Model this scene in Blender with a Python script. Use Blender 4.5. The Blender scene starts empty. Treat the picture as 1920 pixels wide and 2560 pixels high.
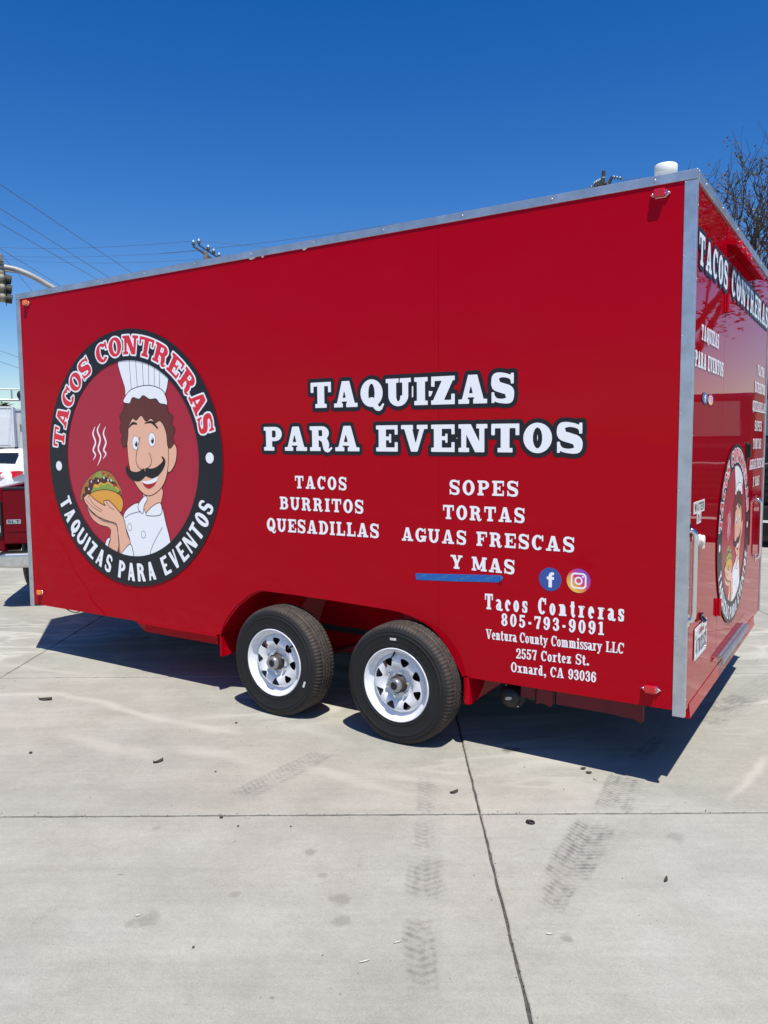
import bpy, bmesh, math, random
import numpy as np
from mathutils import Vector, Matrix

random.seed(7)
sc = bpy.context.scene
COL = sc.collection
R_ = math.radians

# ------------------------------------------------------------------ camera, sky, sun, exposure
cam = bpy.data.cameras.new('camera')
cam.sensor_fit = 'VERTICAL'; cam.sensor_height = 36.0; cam.sensor_width = 27.0
cam.lens = 1955.2 / 2560 * 36
cam.clip_start = .05; cam.clip_end = 2000
camo = bpy.data.objects.new('camera', cam); COL.objects.link(camo)
yaw, pitch, roll = -.5666, .0873, -.009
f_ = Vector((math.sin(yaw) * math.cos(pitch), math.cos(yaw) * math.cos(pitch), -math.sin(pitch)))
r0 = Vector((math.cos(yaw), -math.sin(yaw), 0)); u0 = r0.cross(f_)
r_ = r0 * math.cos(roll) + u0 * math.sin(roll); u_ = u0 * math.cos(roll) - r0 * math.sin(roll)
camo.matrix_world = Matrix(((r_.x, u_.x, -f_.x, .7346), (r_.y, u_.y, -f_.y, -3.7473), (r_.z, u_.z, -f_.z, 1.6792), (0, 0, 0, 1)))
sc.camera = camo

SUN_DIR = Vector((.345, -.295, 1.)).normalized()          # towards the sun
elev = math.asin(SUN_DIR.z); azim = math.atan2(SUN_DIR.x, SUN_DIR.y)
w = bpy.data.worlds.new('World'); sc.world = w; w.use_nodes = True
nt = w.node_tree
bg = nt.nodes['Background']
sky = nt.nodes.new('ShaderNodeTexSky'); sky.sky_type = 'NISHITA'; sky.sun_disc = False
sky.sun_elevation = elev; sky.sun_rotation = azim
sky.altitude = 50; sky.air_density = 1.0; sky.dust_density = .35; sky.ozone_density = 3.0
hs = nt.nodes.new('ShaderNodeHueSaturation'); hs.inputs['Hue'].default_value = .513; hs.inputs['Saturation'].default_value = 1.43; hs.inputs['Value'].default_value = 1.30
nt.links.new(sky.outputs[0], hs.inputs['Color']); nt.links.new(hs.outputs[0], bg.inputs['Color'])
bg.inputs['Strength'].default_value = .088

sl = bpy.data.lights.new('sun', 'SUN'); sl.energy = 5.0; sl.angle = R_(.53); sl.color = (1, .955, .88)
so = bpy.data.objects.new('sun', sl); COL.objects.link(so)
so.rotation_euler = SUN_DIR.to_track_quat('Z', 'Y').to_euler(); so.location = (6, -6, 18)

sc.view_settings.view_transform = 'Standard'; sc.view_settings.look = 'None'
sc.view_settings.exposure = 0.16; sc.view_settings.gamma = 1.0; sc.view_settings.use_curve_mapping = False

# ------------------------------------------------------------------ materials
def srgb(r, g, b):
    return tuple((c / 12.92 if c <= .04045 else ((c + .055) / 1.055) ** 2.4) for c in (r / 255, g / 255, b / 255))

class NG:
    """short hand for node graphs"""
    def __init__(s, t): s.t = t; s.L = t.links.new
    def put(s, inp, v):
        if hasattr(v, 'is_output'): s.L(v, inp)
        elif v is not None:
            if isinstance(v, (tuple, list)) and len(v) == 3 and inp.type == 'RGBA': v = tuple(v) + (1,)
            inp.default_value = v
    def m(s, op, a, b=0., c=0., clamp=False):
        n = s.t.nodes.new('ShaderNodeMath'); n.operation = op; n.use_clamp = clamp
        s.put(n.inputs[0], a); s.put(n.inputs[1], b); s.put(n.inputs[2], c); return n.outputs[0]
    def pos(s): return s.t.nodes.new('ShaderNodeNewGeometry').outputs['Position']
    def obj(s): return s.t.nodes.new('ShaderNodeTexCoord').outputs['Object']
    def sep(s, v):
        n = s.t.nodes.new('ShaderNodeSeparateXYZ'); s.L(v, n.inputs[0]); return n.outputs
    def comb(s, x=0., y=0., z=0.):
        n = s.t.nodes.new('ShaderNodeCombineXYZ'); [s.put(n.inputs[i], v) for i, v in enumerate((x, y, z))]; return n.outputs[0]
    def noise(s, v, scale, detail=2., rough=.5, dist=0.):
        n = s.t.nodes.new('ShaderNodeTexNoise'); s.L(v, n.inputs['Vector']); n.inputs['Scale'].default_value = scale
        n.inputs['Detail'].default_value = detail; n.inputs['Roughness'].default_value = rough; n.inputs['Distortion'].default_value = dist
        return n.outputs['Fac']
    def voro(s, v, scale):
        n = s.t.nodes.new('ShaderNodeTexVoronoi'); s.L(v, n.inputs['Vector']); n.inputs['Scale'].default_value = scale
        return n.outputs['Distance'], n.outputs['Color']
    def mapr(s, v, a, b, c=0., d=1., smooth=True):
        n = s.t.nodes.new('ShaderNodeMapRange'); n.interpolation_type = 'SMOOTHSTEP' if smooth else 'LINEAR'
        s.put(n.inputs[0], v)
        for i, q in enumerate((a, b, c, d)): n.inputs[1 + i].default_value = q
        return n.outputs[0]
    def mix(s, fac, a, b, mode='MIX'):
        n = s.t.nodes.new('ShaderNodeMix'); n.data_type = 'RGBA'; n.blend_type = mode
        s.put(n.inputs[0], fac); s.put(n.inputs[6], a); s.put(n.inputs[7], b); return n.outputs[2]
    def bump(s, h, strength, dist=.01, normal=None):
        n = s.t.nodes.new('ShaderNodeBump'); s.put(n.inputs['Height'], h); n.inputs['Strength'].default_value = strength; n.inputs['Distance'].default_value = dist
        if normal is not None: s.L(normal, n.inputs['Normal'])
        return n.outputs[0]

MATS = {}
def mat(name, col, rough=.5, metal=0., coat=0., coat_rough=.03, vary=.0, vscale=8., bump=0., bscale=40., spec=.5, trans=0., ior=1.45):
    if name in MATS: return MATS[name]
    m = bpy.data.materials.new(name); m.use_nodes = True
    g = NG(m.node_tree); b = m.node_tree.nodes['Principled BSDF']
    b.inputs['Roughness'].default_value = rough; b.inputs['Metallic'].default_value = metal
    b.inputs['Coat Weight'].default_value = coat; b.inputs['Coat Roughness'].default_value = coat_rough
    b.inputs['Specular IOR Level'].default_value = spec; b.inputs['Transmission Weight'].default_value = trans; b.inputs['IOR'].default_value = ior
    if vary:
        n = g.noise(g.obj(), vscale, 5, .6)
        f = g.mapr(n, .25, .75, 1 - vary, 1 + vary)
        g.L(g.mix(1., tuple(col), g.comb(f, f, f), 'MULTIPLY'), b.inputs['Base Color'])
        g.L(g.m('ADD', g.m('MULTIPLY', n, vary * .5), rough - vary * .25), b.inputs['Roughness'])
    else: b.inputs['Base Color'].default_value = tuple(col) + (1,)
    if bump: g.L(g.bump(g.noise(g.obj(), bscale, 4), bump, .004), b.inputs['Normal'])
    MATS[name] = m
    return m

def paint(name, col, wave=.22, rough=.32, coat=.5, peel=True):
    """glossy sheet-metal paint: faint oil-canning, fine orange peel, a little dust"""
    m = bpy.data.materials.new(name); m.use_nodes = True
    g = NG(m.node_tree); b = m.node_tree.nodes['Principled BSDF']
    P = g.obj(); x, y, z = g.sep(P)
    stretched = g.comb(g.m('MULTIPLY', x, 1.), g.m('MULTIPLY', y, 1.), g.m('MULTIPLY', z, 1.5))
    big = g.noise(stretched, 1.15, 2, .45)
    fine = g.noise(P, 260., 1)
    n1 = g.bump(big, wave, .02)
    n2 = g.bump(fine, .012, .002, n1) if peel else n1
    dust = g.mapr(g.noise(P, 2.3, 6, .65), .35, .8)
    smear = g.noise(g.comb(g.m('MULTIPLY', x, .9), g.m('MULTIPLY', y, .9), g.m('MULTIPLY', z, 3.2)), 1.6, 5, .6, .8)
    scuff = g.m('MULTIPLY', g.mapr(g.noise(g.comb(g.m('MULTIPLY', x, 30.), g.m('MULTIPLY', y, 30.), g.m('MULTIPLY', z, 4.)), 1., 3, .6), .70, .80), g.mapr(g.noise(P, 1.3, 2), .52, .68))
    dust = g.m('ADD', g.m('MULTIPLY', dust, .5), g.m('ADD', g.m('MULTIPLY', g.mapr(smear, .5, .75), .7), g.m('MULTIPLY', scuff, .8)))
    c = g.mix(g.m('MULTIPLY', dust, .025), tuple(col), tuple(min(1, q * 1.2 + .05) for q in col))
    g.L(c, b.inputs['Base Color'])
    b.inputs['Roughness'].default_value = rough
    b.inputs['Coat Weight'].default_value = coat; b.inputs['Coat IOR'].default_value = 1.40; b.inputs['Specular IOR Level'].default_value = .0
    g.L(g.mapr(dust, 0, 1, .015, .06), b.inputs['Coat Roughness'])
    g.L(n2, b.inputs['Normal']); g.L(n1, b.inputs['Coat Normal'])
    return m

M_RED = paint('trailer red paint', (.405, .0002, .009), .4, .32, .34)
M_RED_REAR = paint('trailer red paint, polished door end', (.375, .0002, .008), .06, .32, .8)
M_TRUCK = paint('truck dark red paint', (.14, .0008, .008), .05)
M_BLACKP = paint('black vehicle paint', (.012, .013, .016), .04)
M_WHITEP = paint('white car paint', (.78, .78, .78), .03)
M_WHITE = mat('white vinyl', (.88, .89, .91), .32, spec=.3)
M_CHAR = mat('charcoal vinyl', (.018, .019, .026), .34, spec=.25)
M_ALU = mat('aluminium trim', (.50, .535, .58), .36, .8, vary=.16, vscale=9, bump=.25, bscale=14)
M_ALU2 = mat('rivet steel', (.7, .7, .7), .25, .9)
M_CHROME = mat('chrome', (.75, .75, .76), .08, 1.)
M_CHROMEB = mat('brushed chrome bumper', (.60, .61, .60), .28, .8, vary=.08, vscale=20)
M_BLACK = mat('black plastic', (.012, .012, .013), .45)
M_DARK = mat('dark chassis paint', (.016, .015, .016), .7)
M_UNDER = mat('underside plywood', (.03, .027, .025), .85, vary=.2)
M_GLASS = mat('dark glass', (.012, .016, .018), .04, 0, spec=.6)
M_SILVER = mat('grey hub metal', (.34, .345, .34), .32, .7, vary=.12)
M_RUST = mat('hub casting', (.045, .038, .034), .6, .2, vary=.25, vscale=30)
M_WHEEL = mat('white wheel enamel', (.74, .755, .78), .25, coat=.5, vary=.10, vscale=22)
M_LRED = mat('red lamp lens', (.55, .004, .008), .12, coat=1., vary=.0)
M_LAMB = mat('amber lamp lens', (.85, .20, .005), .12, coat=1.)
M_PVC = mat('white pvc', (.80, .79, .73), .4)
M_BLUE = None

def rubber():
    m = bpy.data.materials.new('tyre rubber'); m.use_nodes = True
    g = NG(m.node_tree); b = m.node_tree.nodes['Principled BSDF']
    P = g.obj(); x, y, z = g.sep(P)
    r = g.m('SQRT', g.m('ADD', g.m('MULTIPLY', x, x), g.m('MULTIPLY', z, z)))
    tread = g.mapr(r, .312, .334)
    n = g.noise(P, 26, 6, .65); n2 = g.noise(P, 5, 3)
    dust = g.m('MULTIPLY', tread, g.mapr(n, .3, .7, .35, 1.))
    c = g.mix(dust, (.015, .015, .016), (.070, .057, .047))
    c = g.mix(g.m('MULTIPLY', g.mapr(n2, .4, .75), .25), c, (.045, .042, .040))
    g.L(c, b.inputs['Base Color']); b.inputs['Roughness'].default_value = .6; b.inputs['Specular IOR Level'].default_value = .25
    g.L(g.bump(g.noise(P, 120, 3), .15, .002), b.inputs['Normal'])
    return m
M_TYRE = rubber()

def tape_mat():
    m = bpy.data.materials.new('blue masking tape'); m.use_nodes = True
    g = NG(m.node_tree); b = m.node_tree.nodes['Principled BSDF']
    P = g.obj(); x, y, z = g.sep(P)
    d = g.m('SINE', g.m('ADD', g.m('MULTIPLY', x, 55.), g.m('MULTIPLY', z, -150.)))
    n = g.noise(P, 70, 3)
    f = g.m('MULTIPLY', g.mapr(d, .55, .9), g.mapr(n, .42, .6))
    g.L(g.mix(g.m('MULTIPLY', f, .6), (.008, .115, .42), (.09, .22, .30)), b.inputs['Base Color'])
    b.inputs['Roughness'].default_value = .55
    g.L(g.bump(g.noise(P, 90, 3), .3, .002), b.inputs['Normal'])
    return m
M_BLUE = tape_mat()

def insta_mat():
    m = bpy.data.materials.new('camera badge print'); m.use_nodes = True
    g = NG(m.node_tree); b = m.node_tree.nodes['Principled BSDF']
    x, y, z = g.sep(g.obj())
    t = g.m('ADD', g.m('MULTIPLY', x, .75), g.m('MULTIPLY', z, .75))      # -1..1 along the diagonal
    n = m.node_tree.nodes.new('ShaderNodeValToRGB'); g.L(g.mapr(t, -.9, .95, 0, 1, False), n.inputs[0])
    e = n.color_ramp.elements; e[0].color = (.87, .55, .10, 1); e[1].color = (.20, .07, .45, 1)
    for p_, c_ in ((.28, (.80, .32, .07, 1)), (.5, (.72, .05, .14, 1)), (.75, (.45, .05, .36, 1))):
        q = e.new(p_); q.color = c_
    g.L(n.outputs[0], b.inputs['Base Color']); b.inputs['Roughness'].default_value = .32
    return m
M_INSTA = insta_mat()
M_FBLUE = mat('blue badge print', (.035, .085, .33), .32)

def concrete():
    m = bpy.data.materials.new('sawn concrete paving'); m.use_nodes = True
    g = NG(m.node_tree); b = m.node_tree.nodes['Principled BSDF']
    P = g.pos(); x, y, z = g.sep(P)
    X, Y = g.m('ADD', x, .743), g.m('ADD', y, .636)
    s = g.m('ADD', g.m('MULTIPLY', X, .848), g.m('MULTIPLY', Y, .531))
    t = g.m('ADD', g.m('MULTIPLY', X, -.531), g.m('MULTIPLY', Y, .848))
    ST = g.comb(s, t, 0.)
    base = (.354, .342, .290)
    k = g.mapr(g.noise(P, .55, 4, .55), .25, .75, .91, 1.08)
    k = g.m('MULTIPLY', k, g.mapr(g.noise(P, 3.2, 7, .62), .25, .75, .92, 1.075))
    k = g.m('MULTIPLY', k, g.mapr(g.noise(P, 17., 6, .7), .2, .8, .945, 1.055))
    fine = g.noise(P, 140., 4, .75)
    k = g.m('MULTIPLY', k, g.mapr(fine, .25, .75, .86, 1.13))
    k = g.m('MULTIPLY', k, g.mapr(g.noise(P, 48., 5, .8), .25, .75, .93, 1.06))
    broom = g.noise(g.comb(g.m('MULTIPLY', s, 2.2), g.m('MULTIPLY', t, 34.), 0.), 1., 5, .6)
    k = g.m('MULTIPLY', k, g.mapr(broom, .25, .75, .965, 1.035))
    sweep = g.noise(g.comb(g.m('MULTIPLY', s, .5), g.m('MULTIPLY', t, 3.), 4.), 1., 5, .6, 1.2)
    k = g.m('MULTIPLY', k, g.mapr(sweep, .3, .72, .95, 1.06))
    c = g.mix(1., base, g.comb(k, k, k), 'MULTIPLY')
    # cooler / warmer patches
    c = g.mix(g.mapr(g.noise(P, .8, 3), .4, .7, 0, .5), c, g.mix(1., c, (.955, 1., 1.05), 'MULTIPLY'))
    # pale mineral streaks that wander over the slabs
    vein = g.noise(g.comb(g.m('MULTIPLY', s, .42), g.m('MULTIPLY', t, 1.25), 2.), 1.5, 3, .5, .9)
    ridge = g.mapr(g.m('ABSOLUTE', g.m('SUBTRACT', vein, .5)), 0., .05, 1., 0.)
    where = g.mapr(g.noise(P, .45, 2), .40, .58)
    near = g.mapr(t, -.1, .5)
    c = g.mix(g.m('MULTIPLY', g.m('MULTIPLY', ridge, where), g.m('MULTIPLY', near, .62)), c, (.56, .535, .46))
    # tyre prints and pale scuffs : x0, y0, x1, y1, half width, strength, tread pitch (0 = pale scuff)
    for i, (x0, y0, x1, y1, hw, st, pitch) in enumerate((
            (-.292, .11, -.252, -.28, .092, .62, .026), (-.272, -.47, -.240, -.93, .098, .78, .028), (-.228, -.96, -.212, -1.18, .055, .62, .028),
            (-1.145, -.41, -.965, -.74, .048, .40, .034), (-.918, -.84, -.80, -1.05, .050, .34, .034), (-.765, -1.11, -.64, -1.335, .076, .55, .036), (-.578, -1.485, -.388, -1.79, .060, .52, .038),
            (-1.765, -.45, -1.80, -1.07, .080, .50, .030), (-1.15, -1.66, -1.01, -1.58, .06, .10, .03), (.05, 1.75, -.115, 1.36, .10, .72, .026), (-.04, 1.255, -.12, 1.14, .07, .6, .026), (-.262, .73, -.30, .37, .05, .55, .026),
            (-.25, .3, -.20, -1.5, .11, .12, .03), (-1.35, .0, -.35, -1.85, .075, .10, .034), (-3.4, -.95, -2.0, -1.5, .07, .09, .03), (-.1, 1.1, .4, 3.4, .12, .25, .026),
            (-4.4, -.85, -3.93, -.56, .07, .5, 0), (-3.95, -.55, -3.4, -.50, .05, .5, 0), (-3.45, -.50, -2.9, -.56, .06, .55, 0), (-2.95, -.54, -2.4, -.47, .05, .4, 0), (-2.5, -.78, -1.95, -.74, .08, .35, 0), (-3.3, -1.0, -2.5, -.98, .10, .35, 0), (-1.35, -.50, -.95, -.42, .06, .35, 0), (-1.75, -.62, -1.2, -.66, .07, .3, 0), (.262, .74, .245, .38, .035, .6, 0), (.25, .40, .19, .16, .03, .5, 0), (-4.9, -.3, -4.2, -.15, .05, .4, 0), (-2.2, -.2, -1.75, -.25, .07, .25, 0))):
        L = math.hypot(x1 - x0, y1 - y0); dx, dy = (x1 - x0) / L, (y1 - y0) / L
        u = g.m('ADD', g.m('MULTIPLY', g.m('SUBTRACT', x, x0), dx), g.m('MULTIPLY', g.m('SUBTRACT', y, y0), dy))
        v = g.m('ADD', g.m('MULTIPLY', g.m('SUBTRACT', x, x0), -dy), g.m('MULTIPLY', g.m('SUBTRACT', y, y0), dx))
        wv = .06 if pitch else .16
        wob = g.m('MULTIPLY', g.m('SUBTRACT', g.noise(P, 11. if pitch else 2.6, 4), .5), wv)
        a = g.mapr(g.m('ABSOLUTE', g.m('ADD', v, wob)) if not pitch else g.m('ADD', g.m('ABSOLUTE', v), wob), hw * (.7 if pitch else .0), hw * 1.08, 1, 0)
        ee = .04 if pitch else .15
        e0 = g.mapr(g.m('ADD', u, wob), -ee, ee); e1 = g.mapr(g.m('ADD', u, wob), L - ee, L + ee, 1, 0)
        f = g.m('MULTIPLY', g.m('MULTIPLY', a, e0), e1)
        if pitch:
            chev = g.m('SINE', g.m('MULTIPLY', g.m('ADD', u, g.m('MULTIPLY', g.m('ABSOLUTE', v), .55)), 6.283 / pitch))
            ribs = g.m('SINE', g.m('MULTIPLY', v, 6.283 / .040))
            tr = g.mapr(g.m('ADD', g.m('MULTIPLY', chev, .75), g.m('MULTIPLY', ribs, .45)), -.75, .8, .30, 1.)
            blot = g.m('MULTIPLY', g.mapr(g.noise(P, 20., 5, .7), .34, .58, .25, 1.), g.mapr(g.noise(P, 6.5, 4, .6), .34, .56, .35, 1.))
            c = g.mix(g.m('MULTIPLY', g.m('MULTIPLY', f, tr), g.m('MULTIPLY', blot, st * .88), 0., True), c, (.075, .072, .074))
        else:
            c = g.mix(g.m('MULTIPLY', f, st), c, (.50, .48, .415))
    # drip stains and specks
    for (sx, sy, r, st) in ((-.935, .125, .05, .75), (-.90, .16, .03, .6), (.06, -.4, .05, .25), (-1.40, -1.97, .06, .32), (-.896, -1.507, .05, .35), (-1.196, -1.302, .035, .35), (-.811, -1.613, .045, .35), (-1.44, -2.02, .03, .3), (-1.25, -1.70, .03, .3), (-1.05, -1.42, .025, .35), (-2.30, -1.62, .03, .25), (-.1, -1.3, .03, .4), (-1.9, -1.5, .025, .25)):
        d = g.m('SQRT', g.m('ADD', g.m('POWER', g.m('SUBTRACT', x, sx), 2), g.m('POWER', g.m('SUBTRACT', y, sy), 2)))
        d = g.m('ADD', d, g.m('MULTIPLY', g.m('SUBTRACT', g.noise(P, 18., 4), .5), r * 1.6))
        c = g.mix(g.mapr(d, r * .4, r, st, 0), c, (.12, .11, .085))
    for scl, rad, st in ((2.6, .045, .5), (5.5, .05, .55), (11., .06, .4)):
        d, vc = g.voro(g.comb(g.m('ADD', x, g.m('MULTIPLY', g.noise(P, 14., 3), .08)), g.m('ADD', y, g.m('MULTIPLY', g.noise(P, 11., 3), .08)), 0.), scl)
        pick = g.mapr(g.sep(vc)[0], .55, .75)
        c = g.mix(g.m('MULTIPLY', g.mapr(d, rad * .4, rad, st, 0), pick), c, (.13, .125, .115))
    # hairline cracks
    cr = g.noise(P, .9, 6, .55, .4)
    crack = g.mapr(g.m('ABSOLUTE', g.m('SUBTRACT', cr, .47)), 0., .0022, 1, 0)
    c = g.mix(g.m('MULTIPLY', g.m('MULTIPLY', crack, g.mapr(g.noise(P, .7, 1), .52, .6)), .35), c, (.14, .13, .12))
    g.L(c, b.inputs['Base Color']); b.inputs['Roughness'].default_value = .82
    b.inputs['Specular IOR Level'].default_value = .35
    h = g.m('ADD', g.m('MULTIPLY', fine, .5), g.m('MULTIPLY', broom, .5))
    g.L(g.bump(h, .22, .004), b.inputs['Normal'])
    return m
M_CONC = concrete()
M_JOINT = mat('joint dirt', (.085, .075, .066), .95, vary=.5, vscale=60)

# ------------------------------------------------------------------ mesh helpers
class MB:
    def __init__(s): s.v = []; s.f = []; s.sm = []
    def add(s, V, F, smooth=False):
        b = len(s.v); s.v += [tuple(q) for q in V]; s.f += [tuple(b + i for i in q) for q in F]; s.sm += [smooth] * len(F); return s
    def box(s, x0, x1, y0, y1, z0, z1):
        V = [(x, y, z) for z in (z0, z1) for y in (y0, y1) for x in (x0, x1)]
        return s.add(V, [(0, 2, 3, 1), (4, 5, 7, 6), (0, 1, 5, 4), (2, 6, 7, 3), (0, 4, 6, 2), (1, 3, 7, 5)])
    def prism(s, poly, a, b, axis='y', smooth=False):
        """polygon in the two other axes extruded along axis from a to b"""
        def P(q, h): return {'y': (q[0], h, q[1]), 'x': (h, q[0], q[1]), 'z': (q[0], q[1], h)}[axis]
        n = len(poly)
        ar = sum(poly[i - 1][0] * poly[i][1] - poly[i][0] * poly[i - 1][1] for i in range(n))
        flip = (ar > 0) == (axis == 'y')
        if a > b: flip = not flip
        V = [P(q, a) for q in poly] + [P(q, b) for q in poly]
        F = [tuple(range(n))[::-1], tuple(range(n, 2 * n))] + [(i, (i + 1) % n, n + (i + 1) % n, n + i) for i in range(n)]
        if flip: F = [q[::-1] for q in F]
        return s.add(V, F, smooth)
    def tube(s, P, r, n=8, caps=True, smooth=True):
        P = [Vector(q) for q in P]; rr = r if isinstance(r, (list, tuple)) else [r] * len(P)
        V = []; up = None
        for i, q in enumerate(P):
            d = (P[min(i + 1, len(P) - 1)] - P[max(i - 1, 0)]).normalized()
            if up is None:
                up = d.orthogonal().normalized()
            up = (up - d * up.dot(d)).normalized(); w_ = d.cross(up)
            for k in range(n):
                a = 2 * math.pi * k / n
                V.append(q + (up * math.cos(a) + w_ * math.sin(a)) * rr[i])
        F = [(i * n + k, i * n + (k + 1) % n, (i + 1) * n + (k + 1) % n, (i + 1) * n + k) for i in range(len(P) - 1) for k in range(n)]
        b = len(s.f); s.add(V, F, smooth)
        if caps: s.add([V[k] for k in range(n)], [tuple(range(n))[::-1]]); s.add(V[-n:], [tuple(range(n))])
        return s
    def cyl(s, c, axis, r, h, n=20, r2=None, smooth=True):
        c = Vector(c); a = Vector(axis).normalized()
        return s.tube([c, c + a * h], [r, r if r2 is None else r2], n, True, smooth)
    def lathe(s, prof, n=48, axis='y', smooth=True, mod=None, c=(0, 0, 0)):
        V = []; m = len(prof)
        for k in range(n):
            a = 2 * math.pi * k / n
            for j, (r, h) in enumerate(prof):
                if mod: r = r + mod(k, j, r, h)
                x, z = r * math.cos(a), r * math.sin(a)
                V.append({'y': (c[0] + x, c[1] + h, c[2] + z), 'z': (c[0] + x, c[1] + z, c[2] + h), 'x': (c[0] + h, c[1] + x, c[2] + z)}[axis])
        F = [(k * m + j, k * m + j + 1, ((k + 1) % n) * m + j + 1, ((k + 1) % n) * m + j) for k in range(n) for j in range(m - 1)]
        return s.add(V, F, smooth)
    def sphere(s, c, r, n=12, sc_=(1, 1, 1)):
        prof = [(math.sin(math.pi * j / (n // 2 + 2)) * 1., -math.cos(math.pi * j / (n // 2 + 2))) for j in range(n // 2 + 3)]
        V = []; m = len(prof)
        for k in range(n):
            a = 2 * math.pi * k / n
            for rr, h in prof: V.append((c[0] + rr * math.cos(a) * r * sc_[0], c[1] + rr * math.sin(a) * r * sc_[1], c[2] + h * r * sc_[2]))
        return s.add(V, [(k * m + j, ((k + 1) % n) * m + j, ((k + 1) % n) * m + j + 1, k * m + j + 1) for k in range(n) for j in range(m - 1)], True)

def link(name, data, m=None, parent=None, bevel=0., seg=2, recalc=False):
    o = bpy.data.objects.new(name, data); COL.objects.link(o)
    if m is not None and not data.materials: data.materials.append(m)
    if parent is not None:
        o.parent = parent; o.matrix_parent_inverse = parent.matrix_world.inverted()
    if bevel:
        b = o.modifiers.new('bevel', 'BEVEL'); b.width = bevel; b.segments = seg; b.limit_method = 'ANGLE'; b.angle_limit = R_(40)
        b.harden_normals = False
    return o

def obj(name, mb, m, parent=None, label=None, bevel=0., seg=2, fix=True, kind=None):
    me = bpy.data.meshes.new(name); me.from_pydata(mb.v, [], mb.f)
    me.polygons.foreach_set('use_smooth', mb.sm)
    if fix:
        bm = bmesh.new(); bm.from_mesh(me); bmesh.ops.recalc_face_normals(bm, faces=bm.faces); bm.to_mesh(me); bm.free()
    o = link(name, me, m, parent, bevel, seg)
    if label: o['label'] = label
    if kind: o['kind'] = kind
    return o

def thing(name, label, cat, loc=(0, 0, 0), rotz=0., group=None):
    o = bpy.data.objects.new(name, None); COL.objects.link(o); o.empty_display_size = .2
    o.location = loc; o.rotation_euler = (0, 0, rotz)
    o.matrix_world = Matrix.Translation(loc) @ Matrix.Rotation(rotz, 4, 'Z')
    o['label'] = label; o['category'] = cat
    if group: o['group'] = group
    return o

def tag(o, label, cat, group=None, kind=None):
    o['label'] = label; o['category'] = cat
    if group: o['group'] = group
    if kind: o['kind'] = kind
    return o

def rrect(x0, x1, y0, y1, r, n=5):
    out = []
    for cx, cy, a in ((x1 - r, y1 - r, 0), (x0 + r, y1 - r, 90), (x0 + r, y0 + r, 180), (x1 - r, y0 + r, 270)):
        out += [(cx + r * math.cos(R_(a + 90 * i / n)), cy + r * math.sin(R_(a + 90 * i / n))) for i in range(n + 1)]
    return out

# ---------------------------------------------------------------- lettering
def ell(cx, cy, rx, ry, a0, a1, n):
    return [(cx + rx * math.cos(math.radians(a0 + (a1 - a0) * i / n)), cy + ry * math.sin(math.radians(a0 + (a1 - a0) * i / n))) for i in range(n + 1)]

def crom(P, n=6, closed=False):
    out = []
    m = len(P)
    rng = range(m) if closed else range(m - 1)
    for i in rng:
        if closed:
            p0, p1, p2, p3 = P[i - 1], P[i], P[(i + 1) % m], P[(i + 2) % m]
        else:
            p0, p1, p2, p3 = P[max(i - 1, 0)], P[i], P[i + 1], P[min(i + 2, m - 1)]
        for k in range(n):
            t = k / n
            out.append(tuple(.5 * (2 * p1[c] + (p2[c] - p0[c]) * t + (2 * p0[c] - 5 * p1[c] + 4 * p2[c] - p3[c]) * t * t
                                   + (3 * p1[c] - p0[c] - 3 * p2[c] + p3[c]) * t ** 3) for c in range(len(p1))))
    if not closed:
        out.append(tuple(P[-1]))
    return out

def ribbon(P, W, n=6):
    """centre line with a width at each point -> outline polygon"""
    Q = crom([(p[0], p[1], w) for p, w in zip(P, W)], n)
    L, R = [], []
    for i, q in enumerate(Q):
        a, b = Q[max(i - 1, 0)], Q[min(i + 1, len(Q) - 1)]
        dx, dy = b[0] - a[0], b[1] - a[1]
        l = math.hypot(dx, dy) or 1e-9
        L.append((q[0] - dy / l * q[2] / 2, q[1] + dx / l * q[2] / 2))
        R.append((q[0] + dy / l * q[2] / 2, q[1] - dx / l * q[2] / 2))
    return L + R[::-1]

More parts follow.
